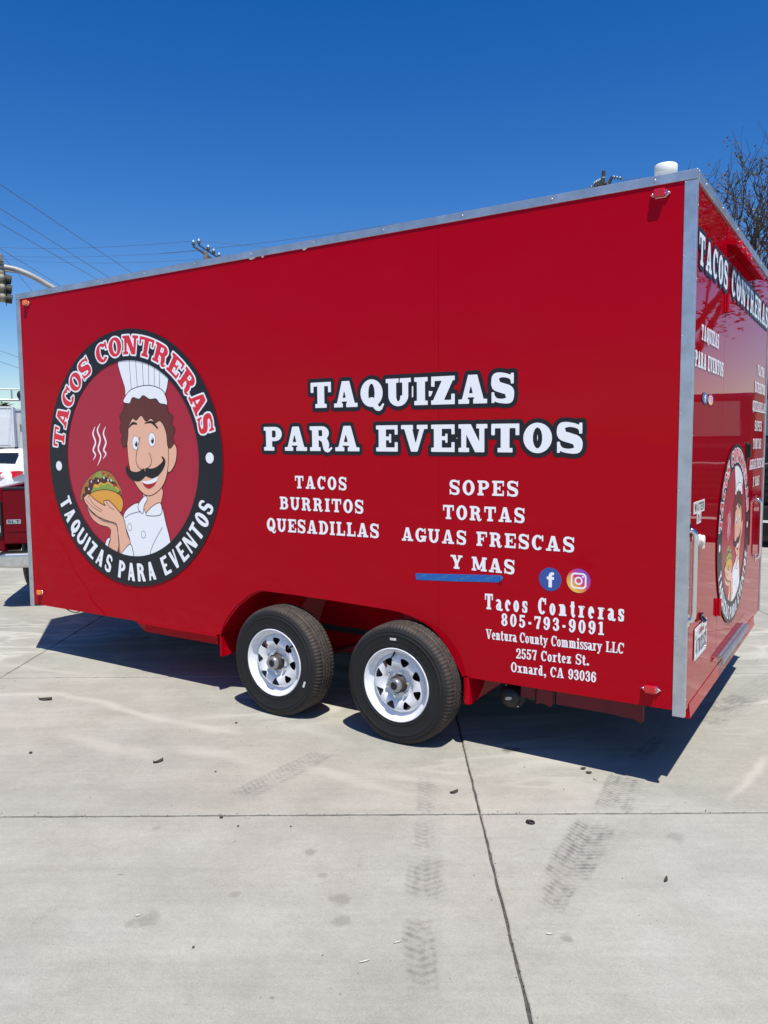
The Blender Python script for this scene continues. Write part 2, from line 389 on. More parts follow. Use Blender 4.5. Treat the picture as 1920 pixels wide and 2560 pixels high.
def glyph(ch, k, s, h, serif):
    """primitives (outer polygon, hole polygon) and advance width; capital height 1"""
    g = []
    ov = .085 * k + .02 if serif else 0.
    def R(x0, y0, x1, y1): g.append(([(x0, y0), (x1, y0), (x1, y1), (x0, y1)], None))
    def SR(*a):
        if serif: R(*a)
    def P(*p): g.append((list(p), None))
    def RING(cx, cy, rx, ry, ss, hh): g.append((ell(cx, cy, rx, ry, 0, 350, 35), ell(cx, cy, max(rx - ss, .02), max(ry - hh, .03), 0, 350, 35)))
    def DOT(cx, cy, rx, ry): g.append((ell(cx, cy, rx, ry, 0, 340, 17), None))
    def ARC(cx, cy, rx, ry, a0, a1, ss, hh): g.append((ell(cx, cy, rx, ry, a0, a1, 24) + ell(cx, cy, rx - ss, ry - hh, a1, a0, 24), None))
    def BOWL(x0, y0, y1, xr, ss, hh):
        xc = xr - min((xr - x0) * .75, (y1 - y0) * .62)
        g.append(([(x0, y0)] + ell(xc, (y0 + y1) / 2, xr - xc, (y1 - y0) / 2, -90, 90, 18) + [(x0, y1)],
                  [(x0 - .01, y0 + hh)] + ell(min(xc, xr - ss - .02), (y0 + y1) / 2, max(xr - ss - xc, .02), (y1 - y0) / 2 - hh, -90, 90, 18) + [(x0 - .01, y1 - hh)]))
    def ST(pts, wd): g.append((ribbon(pts, wd, 7), None))
    x = ov
    X = .70
    if ch == 'T':
        w = .92 * k; R(w/2-s/2, 0, w/2+s/2, 1); R(0, 1-h, w, 1); SR(0, .6, s*.42, 1); SR(w-s*.42, .6, w, 1); SR(w/2-s/2-ov, 0, w/2+s/2+ov, h)
    elif ch == 'A':
        w = 1.02 * k; t = .62 * s
        P((.09*w, 0), (.09*w+t, 0), (w/2+.1*s, 1), (w/2-.52*s, 1)); P((.92*w-1.05*s, 0), (.92*w, 0), (w/2+.52*s, 1), (w/2-.5*s, 1))
        R(.24*w, .22, .74*w, .22+h*.9); SR(0, 0, .38*w, h); SR(.52*w, 0, w, h)
    elif ch == 'B':
        w = .9 * k; R(x, 0, x+s, 1); BOWL(x+s*.5, .47, 1, .94*w, s, h); BOWL(x+s*.5, 0, .47+h, w, s*1.05, h); SR(0, 0, x+s, h); SR(0, 1-h, x+s, 1)
    elif ch == 'C':
        w = .84 * k; ARC(w*.52, .5, w*.52, .52, 38, 318, s*1.05, h); SR(w-.42*s, .6, w, 1)
    elif ch == 'D':
        w = .92 * k; R(x, 0, x+s, 1); BOWL(x+s*.5, 0, 1, w, s*1.05, h); SR(0, 0, x+s, h); SR(0, 1-h, x+s, 1)
    elif ch == 'E' or ch == 'F':
        w = .85 * k; R(x, 0, x+s, 1); R(0, 1-h, w, 1); R(x, .5-h*.45, .7*w, .5+h*.45); SR(w-.4*s, .64, w, 1); SR(.7*w-.28*s, .33, .7*w, .67)
        if ch == 'E': R(0, 0, w, h); SR(w-.4*s, 0, w, .36)
        else: SR(0, 0, x+s+ov, h)
    elif ch == 'G':
        w = .9 * k; ARC(w*.5, .5, w*.5, .52, 38, 330, s*1.05, h); SR(w-.42*s, .6, w, 1); R(w-s, .04, w, .46); R(w-s-ov-.08, .46-h, w+ov*.7, .46)
    elif ch == 'I':
        w = s + 2 * ov; R(x, 0, x+s, 1); SR(0, 0, w, h); SR(0, 1-h, w, 1)
    elif ch == 'L':
        w = .82 * k; R(x, 0, x+s, 1); R(0 if serif else x, 0, w, h); SR(0, 1-h, x+s+ov, 1); SR(w-.4*s, 0, w, .38)
    elif ch == 'M':
        w = 1.2 * k; t = .6 * s; R(x, 0, x+t, 1); R(w-x-s, 0, w-x, 1); P((x, 1), (x+s, 1), (w/2+.3*s, .1), (w/2-.45*s, .1)); P((w-x-.75*s, 1), (w-x, 1), (w/2+.2*s, .1), (w/2-.3*s, .1))
        SR(0, 0, x+t+ov, h); SR(w-2*x-s, 0, w, h); SR(0, 1-h, x+s*.6, 1); SR(w-x-s*.6, 1-h, w, 1)
    elif ch == 'N':
        w = 1.0 * k; t = .6 * s; R(x, 0, x+t, 1); R(w-x-t, 0, w-x, 1); P((x, 1), (x+1.15*s, 1), (w-x, 0), (w-x-1.1*s, 0)); SR(0, 0, x+t+ov, h); SR(0, 1-h, x+s, 1); SR(w-2*x-t, 1-h, w, 1)
    elif ch == 'O':
        w = .9 * k; RING(w/2, .5, w/2, .52, s*1.05, h*1.05)
    elif ch == 'P':
        w = .86 * k; R(x, 0, x+s, 1); BOWL(x+s*.5, .4, 1, w, s, h); SR(0, 0, x+s+ov, h); SR(0, 1-h, x+s, 1)
    elif ch == 'Q':
        w = .92 * k; RING(w/2, .5, w/2, .52, s*1.05, h*1.05)
        ST([(.36*w, .2), (.5*w, .27), (.62*w, .12), (.74*w, -.06), (.9*w, -.08), (1.04*w, .1)], [h*.5, h*1.1, s*.7, s*.6, h*.9, h*.45])
    elif ch == 'R':
        w = .98 * k; R(x, 0, x+s, 1); BOWL(x+s*.5, .44, 1, .86*w, s, h); SR(0, 0, x+s+ov*.8, h); SR(0, 1-h, x+s, 1)
        if serif: ST([(.45*w, .5), (.62*w, .46), (.71*w, .3), (.74*w, .1), (.84*w, .03), (.99*w, .14)], [h, s*.85, s, s*.85, h*.9, h*.45])
        else: P((.42*w, .48), (.42*w+s, .5), (.95*w, 0), (.95*w-s*1.1, 0))
    elif ch == 'S':
        w = .8 * k
        ST([(.92*w, .68), (.83*w, .86), (.5*w, 1.02-h/2), (.22*w, .9), (.5*s, .74), (.24*w, .58), (.5*w, .5), (.76*w, .41), (w-.5*s, .26), (.78*w, .1), (.5*w, h/2-.02), (.2*w, .12), (.07*w, .33)],
           [h*.5, h*.85, h, s*.72, s*.92, s*1., s*1., s*1., s*.95, s*.72, h, h*.85, h*.5])
        SR(w*.97-.32*s, .64, w*.97, 1); SR(.03*w, 0, .03*w+.32*s, .37)
    elif ch == 'U':
        w = 1.0 * k; t = .75 * s; xr = w - ov
        R(x, .36, x+s, 1); R(xr-t, .36, xr, 1); ARC((x+xr)/2, .37, (xr-x)/2, .39, 180, 360, s, h*1.15); SR(0, 1-h, x+s+ov, 1); SR(xr-t-ov, 1-h, w, 1)
    elif ch == 'V':
        w = 1.0 * k; t = .62 * s; P((.08*w, 1), (.08*w+1.1*s, 1), (.5*w+.42*s, 0), (.5*w-.42*s, 0)); P((.92*w-t, 1), (.92*w, 1), (.5*w+.42*s, 0), (.5*w-.1*s, 0)); SR(0, 1-h, .46*w, 1); SR(.6*w, 1-h, w, 1)
    elif ch == 'W':
        w = 1.35 * k; P((0, 1), (s, 1), (.3*w+.4*s, 0), (.3*w-.4*s, 0)); P((w-s, 1), (w, 1), (.7*w+.4*s, 0), (.7*w-.4*s, 0)); P((.5*w-.45*s, 1), (.5*w+.45*s, 1), (.3*w+.4*s, 0), (.3*w-.4*s, 0)); P((.5*w-.45*s, 1), (.5*w+.45*s, 1), (.7*w+.4*s, 0), (.7*w-.4*s, 0))
    elif ch == 'Y':
        w = .98 * k; R(w/2-s/2, 0, w/2+s/2, .45); P((.07*w, 1), (.07*w+1.1*s, 1), (w/2+s/2, .4), (w/2-s/2, .4)); P((.93*w-.65*s, 1), (.93*w, 1), (w/2+s/2, .4), (w/2-.1*s, .4)); SR(w/2-s/2-ov, 0, w/2+s/2+ov, h); SR(0, 1-h, .45*w, 1); SR(.62*w, 1-h, w, 1)
    elif ch == 'Z':
        w = .88 * k; R(0, 1-h, w, 1); R(0, 0, w, h); P((0, 0), (1.3*s, 0), (w, 1), (w-1.3*s, 1)); SR(0, .64, .42*s, 1); SR(w-.42*s, 0, w, .37)
    # ---- small letters
    elif ch == 'a':
        w = .64 * k; xs = w - .08*k - s
        R(xs, .1, xs+s, .5); ARC(xs+s-.29*w-.08, .47, .29*w+.08, .24, 0, 155, s*.95, h); RING(.34*w, .2, .34*w, .22, s*.8, h*.85); ST([(xs+s*.5, .16), (xs+s*.62, .05), (w, .03), (w+.03, .12)], [s, s*.7, h, h*.5])
    elif ch == 'c':
        w = .56 * k; ARC(w*.54, .35, w*.54, .37, 42, 315, s*.95, h); DOT(w*.86, .5, .14*w+.03, .12)
    elif ch == 'd':
        w = .68 * k; xs = w - ov - s; R(xs, 0, xs+s, 1); RING(.44*w, .35, .44*w, .37, s*.95, h); SR(xs-ov, 1-h, xs+s, 1); SR(xs, 0, w, h)
    elif ch == 'e':
        w = .6 * k; ARC(w*.5, .35, w*.5, .37, 0, 318, s*.95, h); R(.2*w, .33, w, .33+h*.85)
    elif ch == 'f':
        w = .5 * k; R(x, 0, x+s, .8); ARC(x+.45*w, .76, .45*w, .26, 40, 180, s, h); R(0, .7-h, .42+x, .7); SR(0, 0, x+s+ov, h)
    elif ch == 'i':
        w = s + 2 * ov; R(x, 0, x+s, X); SR(0, 0, w, h); SR(0, X-h, x+s, X); DOT(x+s/2, .9, s*.56, .12)
    elif ch == 'l':
        w = s + 2 * ov; R(x, 0, x+s, 1); SR(0, 0, w, h); SR(0, 1-h, x+s, 1)
    elif ch == 'm':
        w = 1.12 * k; m = (w - 2*ov - s) / 2
        for i in range(3): R(x+i*m, 0, x+i*m+s, X if i == 0 else .5); SR(x+i*m-ov*.6, 0, x+i*m+s+ov*.6, h)
        SR(0, X-h, x+s, X)
        for i in (0, 1): ARC(x+i*m+s*.5+m*.5, .46, m*.5+s*.5, .26, 0, 150, s, h)
    elif ch in 'nh':
        w = .78 * k; xr = w - ov; R(x, 0, x+s, X); R(xr-s, 0, xr, .46); ARC((x+xr)/2, .45, (xr-x)/2, .27, 0, 150, s, h); SR(0, 0, x+s+ov*.7, h); SR(xr-s-ov*.7, 0, w, h); SR(0, X-h, x+s, X)
    elif ch == 'o':
        w = .62 * k; RING(w/2, .35, w/2, .37, s*.95, h)
    elif ch == 'r':
        w = .6 * k; R(x, 0, x+s, X); SR(0, 0, x+s+ov, h); SR(0, X-h, x+s, X); ST([(x+s*.6, .42), (x+s*1.1, .6), (w*.78, .66), (w*.9, .58)], [h, h, h*1.1, s*.9])
    elif ch == 's':
        w = .54 * k
        ST([(.9*w, .48), (.8*w, .62), (.5*w, .72-h/2), (.2*w, .62), (.45*s, .52), (.26*w, .42), (.5*w, .35), (.76*w, .28), (w-.45*s, .18), (.78*w, .08), (.5*w, h/2-.02), (.2*w, .08), (.08*w, .24)],
           [h*.6, h*.85, h, s*.7, s*.8, s*.85, s*.85, s*.85, s*.8, s*.7, h, h*.85, h*.6])
        SR(w*.95-.3*s, .44, w*.95, X); SR(.05*w, 0, .05*w+.3*s, .26)
    elif ch == 't':
        w = .48 * k; R(x*.8, .2, x*.8+s, .92); R(0, X-h, w*.95, X); ST([(x*.8+s*.5, .24), (x*.8+s*.62, .07), (w*.8, .02), (w, .14)], [s, s*.75, h, h*.5])
    elif ch == 'u':
        w = .78 * k; xr = w - ov; R(x, .26, x+s, X); R(xr-s, 0, xr, X); ARC((x+xr)/2, .25, (xr-x)/2, .27, 180, 330, s, h); SR(0, X-h, x+s, X); SR(xr-s-ov, X-h, xr, X); SR(xr-s, 0, w, h)
    elif ch == 'x':
        w = .72 * k; P((.08*w, X), (.08*w+s*1.15, X), (.94*w, 0), (.94*w-s*1.15, 0)); P((.9*w-.6*s, X), (.9*w, X), (.08*w+.6*s, 0), (.08*w, 0)); SR(0, 0, .4*w, h); SR(.52*w, 0, w, h); SR(0, X-h, .48*w, X); SR(.62*w, X-h, w, X)
    elif ch == 'y':
        w = .76 * k; P((.08*w, X), (.08*w+1.1*s, X), (.5*w+.45*s, 0), (.5*w-.3*s, 0)); P((.92*w-.6*s, X), (.92*w, X), (.4*w, -.22), (.4*w-.5*s, -.2)); SR(0, X-h, .46*w, X); SR(.62*w, X-h, w, X); DOT(.25*w, -.17, .14*w+.02, .1)
    elif ch == 'z':
        w = .6 * k; R(0, X-h, w, X); R(0, 0, w, h); P((0, 0), (1.25*s, 0), (w, X), (w-1.25*s, X)); SR(0, .44, .4*s, X); SR(w-.4*s, 0, w, .27)
    # ---- figures
    elif ch == '0':
        w = .72 * k; RING(w/2, .5, w/2, .52, s, h)
    elif ch == '1':
        w = .55 * k; R(.5*w-s/2, 0, .5*w+s/2, 1); P((.5*w-s/2-.14, .8), (.5*w, .82), (.5*w, 1), (.5*w-s/2, 1)); SR(0, 0, w, h)
    elif ch == '2':
        w = .68 * k; ST([(.1*w, .72), (.2*w, .9), (.5*w, 1.01-h/2), (.8*w, .88), (w-.5*s, .7), (.75*w, .5), (.4*w, .27), (.14*w, .08)], [s*.7, h, h, s*.7, s, s*.85, s*.7, h]); R(0, 0, w, h*1.3); SR(w-.36*s, 0, w, .32); DOT(.2*w, .74, .17*w, .12)
    elif ch == '3':
        w = .68 * k; ARC(w*.47, .73, w*.47, .29, -88, 155, s, h); ARC(w*.49, .28, w*.51, .3, -155, 88, s, h); R(.3*w, .5-h*.4, .6*w, .5+h*.6); DOT(.17*w, .76, .15*w, .1); DOT(.17*w, .22, .15*w, .1)
    elif ch == '4':
        w = .74 * k; R(.8*w-s, 0, .8*w, 1); R(0, .22, w, .22+h); P((0, .22), (h*1.3, .22), (.8*w-s*.3, 1), (.8*w-s, 1)); SR(.8*w-s-ov, 0, .8*w+ov, h)
    elif ch == '5':
        w = .68 * k; ARC(w*.46, .32, w*.54, .34, -155, 130, s, h); R(.1*w, .46, .1*w+h, 1); R(.1*w, 1-h*1.4, .92*w, 1); DOT(.17*w, .22, .15*w, .1)
    elif ch in '69':
        w = .7 * k; n0 = len(g); RING(w/2, .32, w/2, .34, s, h); ARC(w*.55, .5, w*.55, .52, 55, 200, s, h); DOT(.82*w, .8, .15*w, .11)
        if ch == '9':
            g[n0:] = [([(w - a, 1 - b) for a, b in o], [(w - a, 1 - b) for a, b in i] if i else None) for o, i in g[n0:]]
    elif ch == '7':
        w = .68 * k; R(0, 1-h*1.5, w, 1); P((w-.5*s, 1), (w, 1), (.5*w+.1*s, 0), (.5*w-1.0*s, 0)) if not serif else ST([(w-.3*s, .92), (.75*w, .62), (.56*w, .3), (.52*w, 0)], [s*.6, s*.8, s, s*1.1]); SR(0, .66, .36*s, 1)
    elif ch == '8':
        w = .7 * k; RING(w/2, .74, w*.45, .28, s*.9, h); RING(w/2, .27, w/2, .29, s, h)
    elif ch == '-':
        w = .42 * k; R(.04, .3, w-.04, .3+h*1.5)
    elif ch in '.,':
        w = .28 * k + .06; DOT(w/2, .1, .13, .12)
        if ch == ',': ST([(w/2+.08, .1), (w/2+.06, -.1), (w/2-.06, -.2)], [.1, .09, .03])
    else:
        w = .3 * k
    return g, w

def poly_sdf(poly, px, py):
    V = np.asarray(poly, float)
    W = np.roll(V, -1, 0)
    d2 = np.full(px.shape, 1e9); inside = np.zeros(px.shape, bool)
    for (x0, y0), (x1, y1) in zip(V, W):
        ex, ey = x1 - x0, y1 - y0
        wx, wy = px - x0, py - y0
        t = np.clip((wx * ex + wy * ey) / (ex * ex + ey * ey + 1e-15), 0, 1)
        np.minimum(d2, (wx - ex * t) ** 2 + (wy - ey * t) ** 2, out=d2)
        if y0 != y1:
            c = ((y0 <= py) & (py < y1)) | ((y1 <= py) & (py < y0))
            inside ^= c & (wx < ex * (py - y0) / ey)
    d = np.sqrt(d2)
    return np.where(inside, -d, d)

def contours(F, x0, y0, st):
    """zero-level loops of the grid field F[j,i] (negative inside)"""
    F = np.where(np.abs(F) < 1e-6, 1e-6, F)
    I = F < 0
    code = I[:-1, :-1] * 1 + I[:-1, 1:] * 2 + I[1:, 1:] * 4 + I[1:, :-1] * 8
    TAB = {1: [(3, 0)], 2: [(0, 1)], 3: [(3, 1)], 4: [(1, 2)], 5: [(3, 2), (1, 0)], 6: [(0, 2)], 7: [(3, 2)], 8: [(2, 3)], 9: [(2, 0)],
           10: [(0, 3), (2, 1)], 11: [(2, 1)], 12: [(1, 3)], 13: [(1, 0)], 14: [(0, 3)]}
    nxt, pos = {}, {}
    def key(e, i, j):
        if e == 0: k = (0, i, j); a, b, p = F[j, i], F[j, i + 1], lambda t: (i + t, j)
        elif e == 2: k = (0, i, j + 1); a, b, p = F[j + 1, i], F[j + 1, i + 1], lambda t: (i + t, j + 1)
        elif e == 3: k = (1, i, j); a, b, p = F[j, i], F[j + 1, i], lambda t: (i, j + t)
        else: k = (1, i + 1, j); a, b, p = F[j, i + 1], F[j + 1, i + 1], lambda t: (i + 1, j + t)
        if k not in pos:
            q = p(a / (a - b)); pos[k] = (x0 + q[0] * st, y0 + q[1] * st)
        return k
    js, is_ = np.nonzero((code > 0) & (code < 15))
    for j, i in zip(js.tolist(), is_.tolist()):
        for a, b in TAB[int(code[j, i])]:
            nxt[key(a, i, j)] = key(b, i, j)
    loops = []
    while nxt:
        s0, k = nxt.popitem()
        L = [pos[s0]]
        while k != s0 and k in nxt:
            L.append(pos[k]); k = nxt.pop(k)
        if len(L) > 5: loops.append(L)
    return loops

def simplify(L, eps):
    def rdp(a, b):
        st, keep = [(a, b)], {a, b}
        while st:
            a, b = st.pop()
            if b - a < 2: continue
            A, B = L[a], L[b]
            dx, dy = B[0] - A[0], B[1] - A[1]; l = math.hypot(dx, dy) or 1e-9
            m, k = -1, -1
            for i in range(a + 1, b):
                d = abs(dx * (L[i][1] - A[1]) - dy * (L[i][0] - A[0])) / l
                if d > m: m, k = d, i
            if m > eps: keep.add(k); st += [(a, k), (k, b)]
        return keep
    n = len(L); h = max(range(n), key=lambda i: (L[i][0] - L[0][0]) ** 2 + (L[i][1] - L[0][1]) ** 2)
    L = L + [L[0]]
    K = sorted(rdp(0, h) | rdp(h, n))
    return [L[i] for i in K if i < n]

def area(L):
    return .5 * sum(L[i - 1][0] * L[i][1] - L[i][0] * L[i - 1][1] for i in range(len(L)))

def inside(p, L):
    c = False
    for i in range(len(L)):
        (x0, y0), (x1, y1) = L[i - 1], L[i]
        if (y0 > p[1]) != (y1 > p[1]) and p[0] < x0 + (x1 - x0) * (p[1] - y0) / (y1 - y0): c = not c
    return c

def fill(loops):
    """loops (outers and holes) -> verts2d, triangles"""
    from mathutils.geometry import tessellate_polygon
    A = [abs(area(L)) for L in loops]
    depth = [sum(1 for m, M in enumerate(loops) if m != n and A[m] > A[n] and inside(L[0], M)) for n, L in enumerate(loops)]
    V, T = [], []
    for n, L in enumerate(loops):
        if depth[n] % 2: continue
        grp = [L] + [M for m, M in enumerate(loops) if depth[m] == depth[n] + 1 and A[m] < A[n] and inside(M[0], L)]
        want = A[n] - sum(abs(area(M)) for M in grp[1:])
        for k in range(6):                                              # a tiny jitter rescues rings the tessellator trips over
            jj = random.Random(k); e = 0 if k == 0 else 2e-5 * 3 ** k
            pts = [Vector((q[0] + jj.uniform(-e, e), q[1] + jj.uniform(-e, e), 0)) for M in grp for q in M]
            it = iter(pts)
            tr = tessellate_polygon([[next(it) for q in M] for M in grp])
            got = sum(abs((pts[t[1]].x - pts[t[0]].x) * (pts[t[2]].y - pts[t[0]].y) - (pts[t[2]].x - pts[t[0]].x) * (pts[t[1]].y - pts[t[0]].y)) for t in tr) / 2
            if abs(got - want) < .01 * want: break
        else:
            from mathutils.geometry import delaunay_2d_cdt
            P2 = [Vector((q[0], q[1])) for M in grp for q in M]; E2 = []; b0 = 0
            for M in grp: E2 += [(b0 + i, b0 + (i + 1) % len(M)) for i in range(len(M))]; b0 += len(M)
            q2, _, f2, *_ = delaunay_2d_cdt(P2, E2, [], 0, 1e-7)
            pts = [Vector((q.x, q.y, 0)) for q in q2]; tr = []
            for t in f2:
                c = sum((q2[i] for i in t), Vector((0, 0))) / 3
                if inside((c.x, c.y), L) and not any(inside((c.x, c.y), M) for M in grp[1:]): tr.append(tuple(t))
        b = len(V); V += [(q.x, q.y) for q in pts]
        for t in tr:
            a, c, d = (pts[i] for i in t)
            cr = (c.x - a.x) * (d.y - a.y) - (c.y - a.y) * (d.x - a.x)
            if abs(cr) < 1e-14: continue
            T.append(tuple(b + i for i in (t if cr > 0 else t[::-1])))
    return V, T

WORDS = {}
def word(text, s=.24, h=.13, serif=True, sp=.1, aspect=None, off=0., res=44, space=.42, k=None):
    """-> dict with fill loops, outline loops, small holes of the outline; capital height 1, x from 0 to aspect"""
    key = (text, s, h, serif, sp, aspect, off, k)
    if key in WORDS: return WORDS[key]
    def width(kk): return sum((space * kk if c == ' ' else glyph(c, kk, s, h, serif)[1]) for c in text) + sp * (len(text) - 1)
    if aspect:
        lo, hi = .3, 3.
        for _ in range(30):
            k = (lo + hi) / 2
            if width(k) < aspect: lo = k
            else: hi = k
    elif k is None: k = 1.
    tot = width(k); pad = off + .12; st = 1 / res
    nx, ny = int((tot + 2 * pad) / st) + 2, int((1 + .3 + 2 * pad) / st) + 2
    gx0, gy0 = -pad, -pad - .25
    F = np.full((ny, nx), 9.)
    x = 0.
    for c in text:
        if c == ' ': x += space * k + sp; continue
        g, w = glyph(c, k, s, h, serif)
        i0 = max(int((x - .15 - off - gx0) / st) - 2, 0); i1 = min(int((x + w + .15 + off - gx0) / st) + 3, nx)
        PX, PY = np.meshgrid(gx0 + np.arange(i0, i1) * st - x, gy0 + np.arange(ny) * st)
        for o, inn in g:
            d = poly_sdf(o, PX, PY)
            if inn: d = np.maximum(d, -poly_sdf(inn, PX, PY))
            np.minimum(F[:, i0:i1], d, out=F[:, i0:i1])
        x += w + sp
    eps = .22 / res
    R = {'k': k, 'fill': [simplify(L, eps) for L in contours(F, gx0, gy0, st)], 'width': tot}
    if off:
        ls = [simplify(L, eps) for L in contours(F - off, gx0, gy0, st)]
        big = max(abs(area(L)) for L in ls)
        R['outline'] = [L for L in ls if len(L) > 2]
        R['sign'] = [1 if area(L) * area(max(ls, key=lambda q: abs(area(q)))) > 0 else -1 for L in R['outline']]
    WORDS[key] = R
    return R

# ------------------------------------------------------------------ the pavement : a sheet to the horizon and sawn slabs on it
g0 = MB(); g0.add([(-400, -400, -.014), (400, -400, -.014), (400, 400, -.014), (-400, 400, -.014)], [(0, 1, 2, 3)])
pav = obj('pavement', g0, M_CONC, fix=False); pav['kind'] = 'structure'; pav['label'] = 'pale concrete yard divided by straight sawn joints'
jb = MB()
ja, jn, jo = Vector((.848, .531, 0)), Vector((-.531, .848, 0)), Vector((-.743, -.636, 0))
jb.add([tuple(jo + ja * a + jn * b + Vector((0, 0, -.0068))) for a, b in ((-16, -6), (14, -6), (14, 20), (-16, 20))], [(0, 1, 2, 3)])
obj('joint_filler', jb, M_JOINT, pav, fix=False)
SS, TT = 3.25, 2.14
rj = random.Random(3)
for i in range(-5, 4):
    for j in range(-3, 9):
        s0, s1, t0, t1 = i * SS, (i + 1) * SS, j * TT, (j + 1) * TT
        near = -2 <= i <= 1 and -1 <= j <= 1
        gap = .0034
        step = .05 if near else 1.2
        amp = .0022 if near else .0
        pts = []
        for (a0, b0, a1, b1) in ((s0, t0, s1, t0), (s1, t0, s1, t1), (s1, t1, s0, t1), (s0, t1, s0, t0)):
            gap = .0062 if b0 == b1 else .0038
            n = max(1, int(max(abs(a1 - a0), abs(b1 - b0)) / step))
            for k in range(n):
                q = k / n; jit = gap + (rj.random() ** 3 * amp * 2 if 0 < k else 0)
                a, b = a0 + (a1 - a0) * q, b0 + (b1 - b0) * q
                if b0 == b1: b += jit if b0 == t0 else -jit; a += .0038 * (1 if a == s0 else -1 if a == s1 else 0)
                else: a += -jit if a0 == s1 else jit; b += .0062 * (1 if b == t0 else -1 if b == t1 else 0)
                pts.append((a, b))
        dz = rj.uniform(-.0008, .0008)
        W3 = [jo + ja * a + jn * b for a, b in pts]; n = len(W3)
        mb = MB()
        ins = [(a + (.004 if a < (s0 + s1) / 2 - .01 and abs(a - s0) < .02 else -.004 if abs(a - s1) < .02 else 0), b + (.004 if abs(b - t0) < .02 else -.004 if abs(b - t1) < .02 else 0)) for a, b in pts]
        T3 = [jo + ja * a + jn * b for a, b in ins]
        mb.add([(q.x, q.y, -.013) for q in W3] + [(q.x, q.y, -.0025 + dz) for q in W3] + [(q.x, q.y, dz) for q in T3],
               [(k, (k + 1) % n, n + (k + 1) % n, n + k) for k in range(n)] + [(n + k, n + (k + 1) % n, 2 * n + (k + 1) % n, 2 * n + k) for k in range(n)] + [tuple(range(2 * n, 3 * n))])
        obj('concrete_slab', mb, M_CONC, pav, fix=False)

# ------------------------------------------------------------------ the food trailer
L_, W_, ZT, ZP = 5.06, 2.64, 2.872, .412
trailer = thing('food_trailer', 'long red catering trailer with white menu lettering and a round chef emblem', 'trailer', (-2.5, 1.32, 0))
def tp(name, mb, m, label=None, bevel=0., parent=None, **k): return obj(name, mb, m, parent or trailer, label, bevel, **k)

arch = [(-2.957, ZP), (-2.932, .452), (-2.902, .494), (-2.868, .541), (-2.827, .583), (-2.785, .624), (-2.737, .659), (-2.686, .696), (-2.631, .725), (-2.592, .740), (-2.553, .748),
        (-2.33, .747), (-1.967, .739), (-1.738, .731), (-1.62, .728), (-1.548, .722), (-1.47, .706), (-1.391, .679), (-1.34, .651), (-1.2960, .615)]
arch2 = [(-1.2945, .613), (-1.252, .567), (-1.216, .514), (-1.183, .462), (-1.152, ZP - .004)]
PT = ZT - .02
def sheet(name, poly, label): return tp(name, MB().prism(poly, -.0, .03, 'y'), M_RED, label)
sheet('side_panel', [(-L_ + .012, ZP), (-3.7618, ZP), (-3.7618, PT), (-L_ + .012, PT)], 'forward red side sheet')
sheet('side_panel', [(-3.7602, ZP), ] + arch + [(-1.2960, PT), (-3.7602, PT)], 'middle red side sheet cut out over the wheels')
sheet('side_panel', arch2 + [(-.010, ZP + .006), (-.010, PT), (-1.2945, PT)], 'rear red side sheet')
# seam strips : thin red backing ribs behind the gaps
tp('seam_rib', MB().box(-3.775, -3.747, .031, .05, ZP, PT), M_RED); tp('seam_rib', MB().box(-1.31, -1.28, .031, .05, .8, PT), M_RED)
b = MB()
for z in (.64, .67, .71, .73, .79): b.sphere((-1.2955, -.0005, z), .0035, 8, (1, .5, 1))
tp('seam_rivets', b, M_RED, kind='stuff')
# shell
tp('roof', MB().box(-L_ + .03, -.03, .031, W_ - .03, ZT - .035, ZT - .012), M_ALU)
tp('front_wall', MB().box(-L_, -L_ + .03, .032, W_ - .002, ZP, PT), M_RED)
tp('far_wall', MB().box(-L_ + .012, -.012, W_ - .03, W_, ZP, PT), M_RED)
b = MB(); b.box(-L_ + .03, -2.965, .031, W_ - .03, .43, .47); b.box(-1.145, -.03, .031, W_ - .03, .43, .47); b.box(-2.965, -1.145, .42, W_ - .03, .43, .47)
tp('floor', b, M_UNDER)
# wheel well: curved liner, back wall
ln = arch + arch2[:-1] + [(-1.152, ZP - .004)]
b = MB(); V = []
full = [(-2.943, .268)] + ln + [(-1.118, .255)]
prof = [(.0315, 0), (.42, 0)]
for q in full:
    for yy, _ in prof: V.append((q[0], yy, q[1] - .001))
for q in full:
    for yy, _ in prof: V.append((q[0] + (.006 if q[0] > -2 else -.006), yy, q[1] + .006))
n = len(full)
F = [(2 * i, 2 * i + 1, 2 * i + 3, 2 * i + 2) for i in range(n - 1)] + [(2 * n + 2 * i, 2 * n + 2 * i + 2, 2 * n + 2 * i + 3, 2 * n + 2 * i + 1) for i in range(n - 1)]
F += [(2 * i, 2 * i + 2, 2 * n + 2 * i + 2, 2 * n + 2 * i) for i in range(n - 1)] + [(2 * i + 1, 2 * n + 2 * i + 1, 2 * n + 2 * i + 3, 2 * i + 3) for i in range(n - 1)]
F += [(0, 2 * n, 2 * n + 1, 1), (2 * n - 2, 2 * n - 1, 4 * n - 1, 4 * n - 2)]
b.add(V, F)
well = tp('wheel_arch_liner', b, M_RED, fix=True)
tp('well_back_wall', MB().prism([(-2.96, .30)] + ln + [(-1.148, .30)], .421, .43, 'y'), M_RED)
# lip bead along the forward quarter of the cut-out
lip = [(q[0] - .012, -.002, q[1] + .010) for q in arch[2:11]]
tp('arch_bead', MB().tube([(-2.948, -.002, ZP + .01)] + lip, .0035, 6), M_RED)
# front and rear splash flaps under the arch
b = MB(); b.prism([(.0, .255), (.05, .245), (.12, .262), (.19, .31), (.24, .385), (.26, .42), (.0, .42)], -1.146, -1.112, 'x'); tp('splash_flap', b, M_RED, bevel=.006)
b = MB(); b.prism([(.0, .268), (.03, .262), (.10, .30), (.16, .37), (.18, .42), (.0, .42)], -2.962, -2.950, 'x'); tp('splash_flap', b, M_RED)

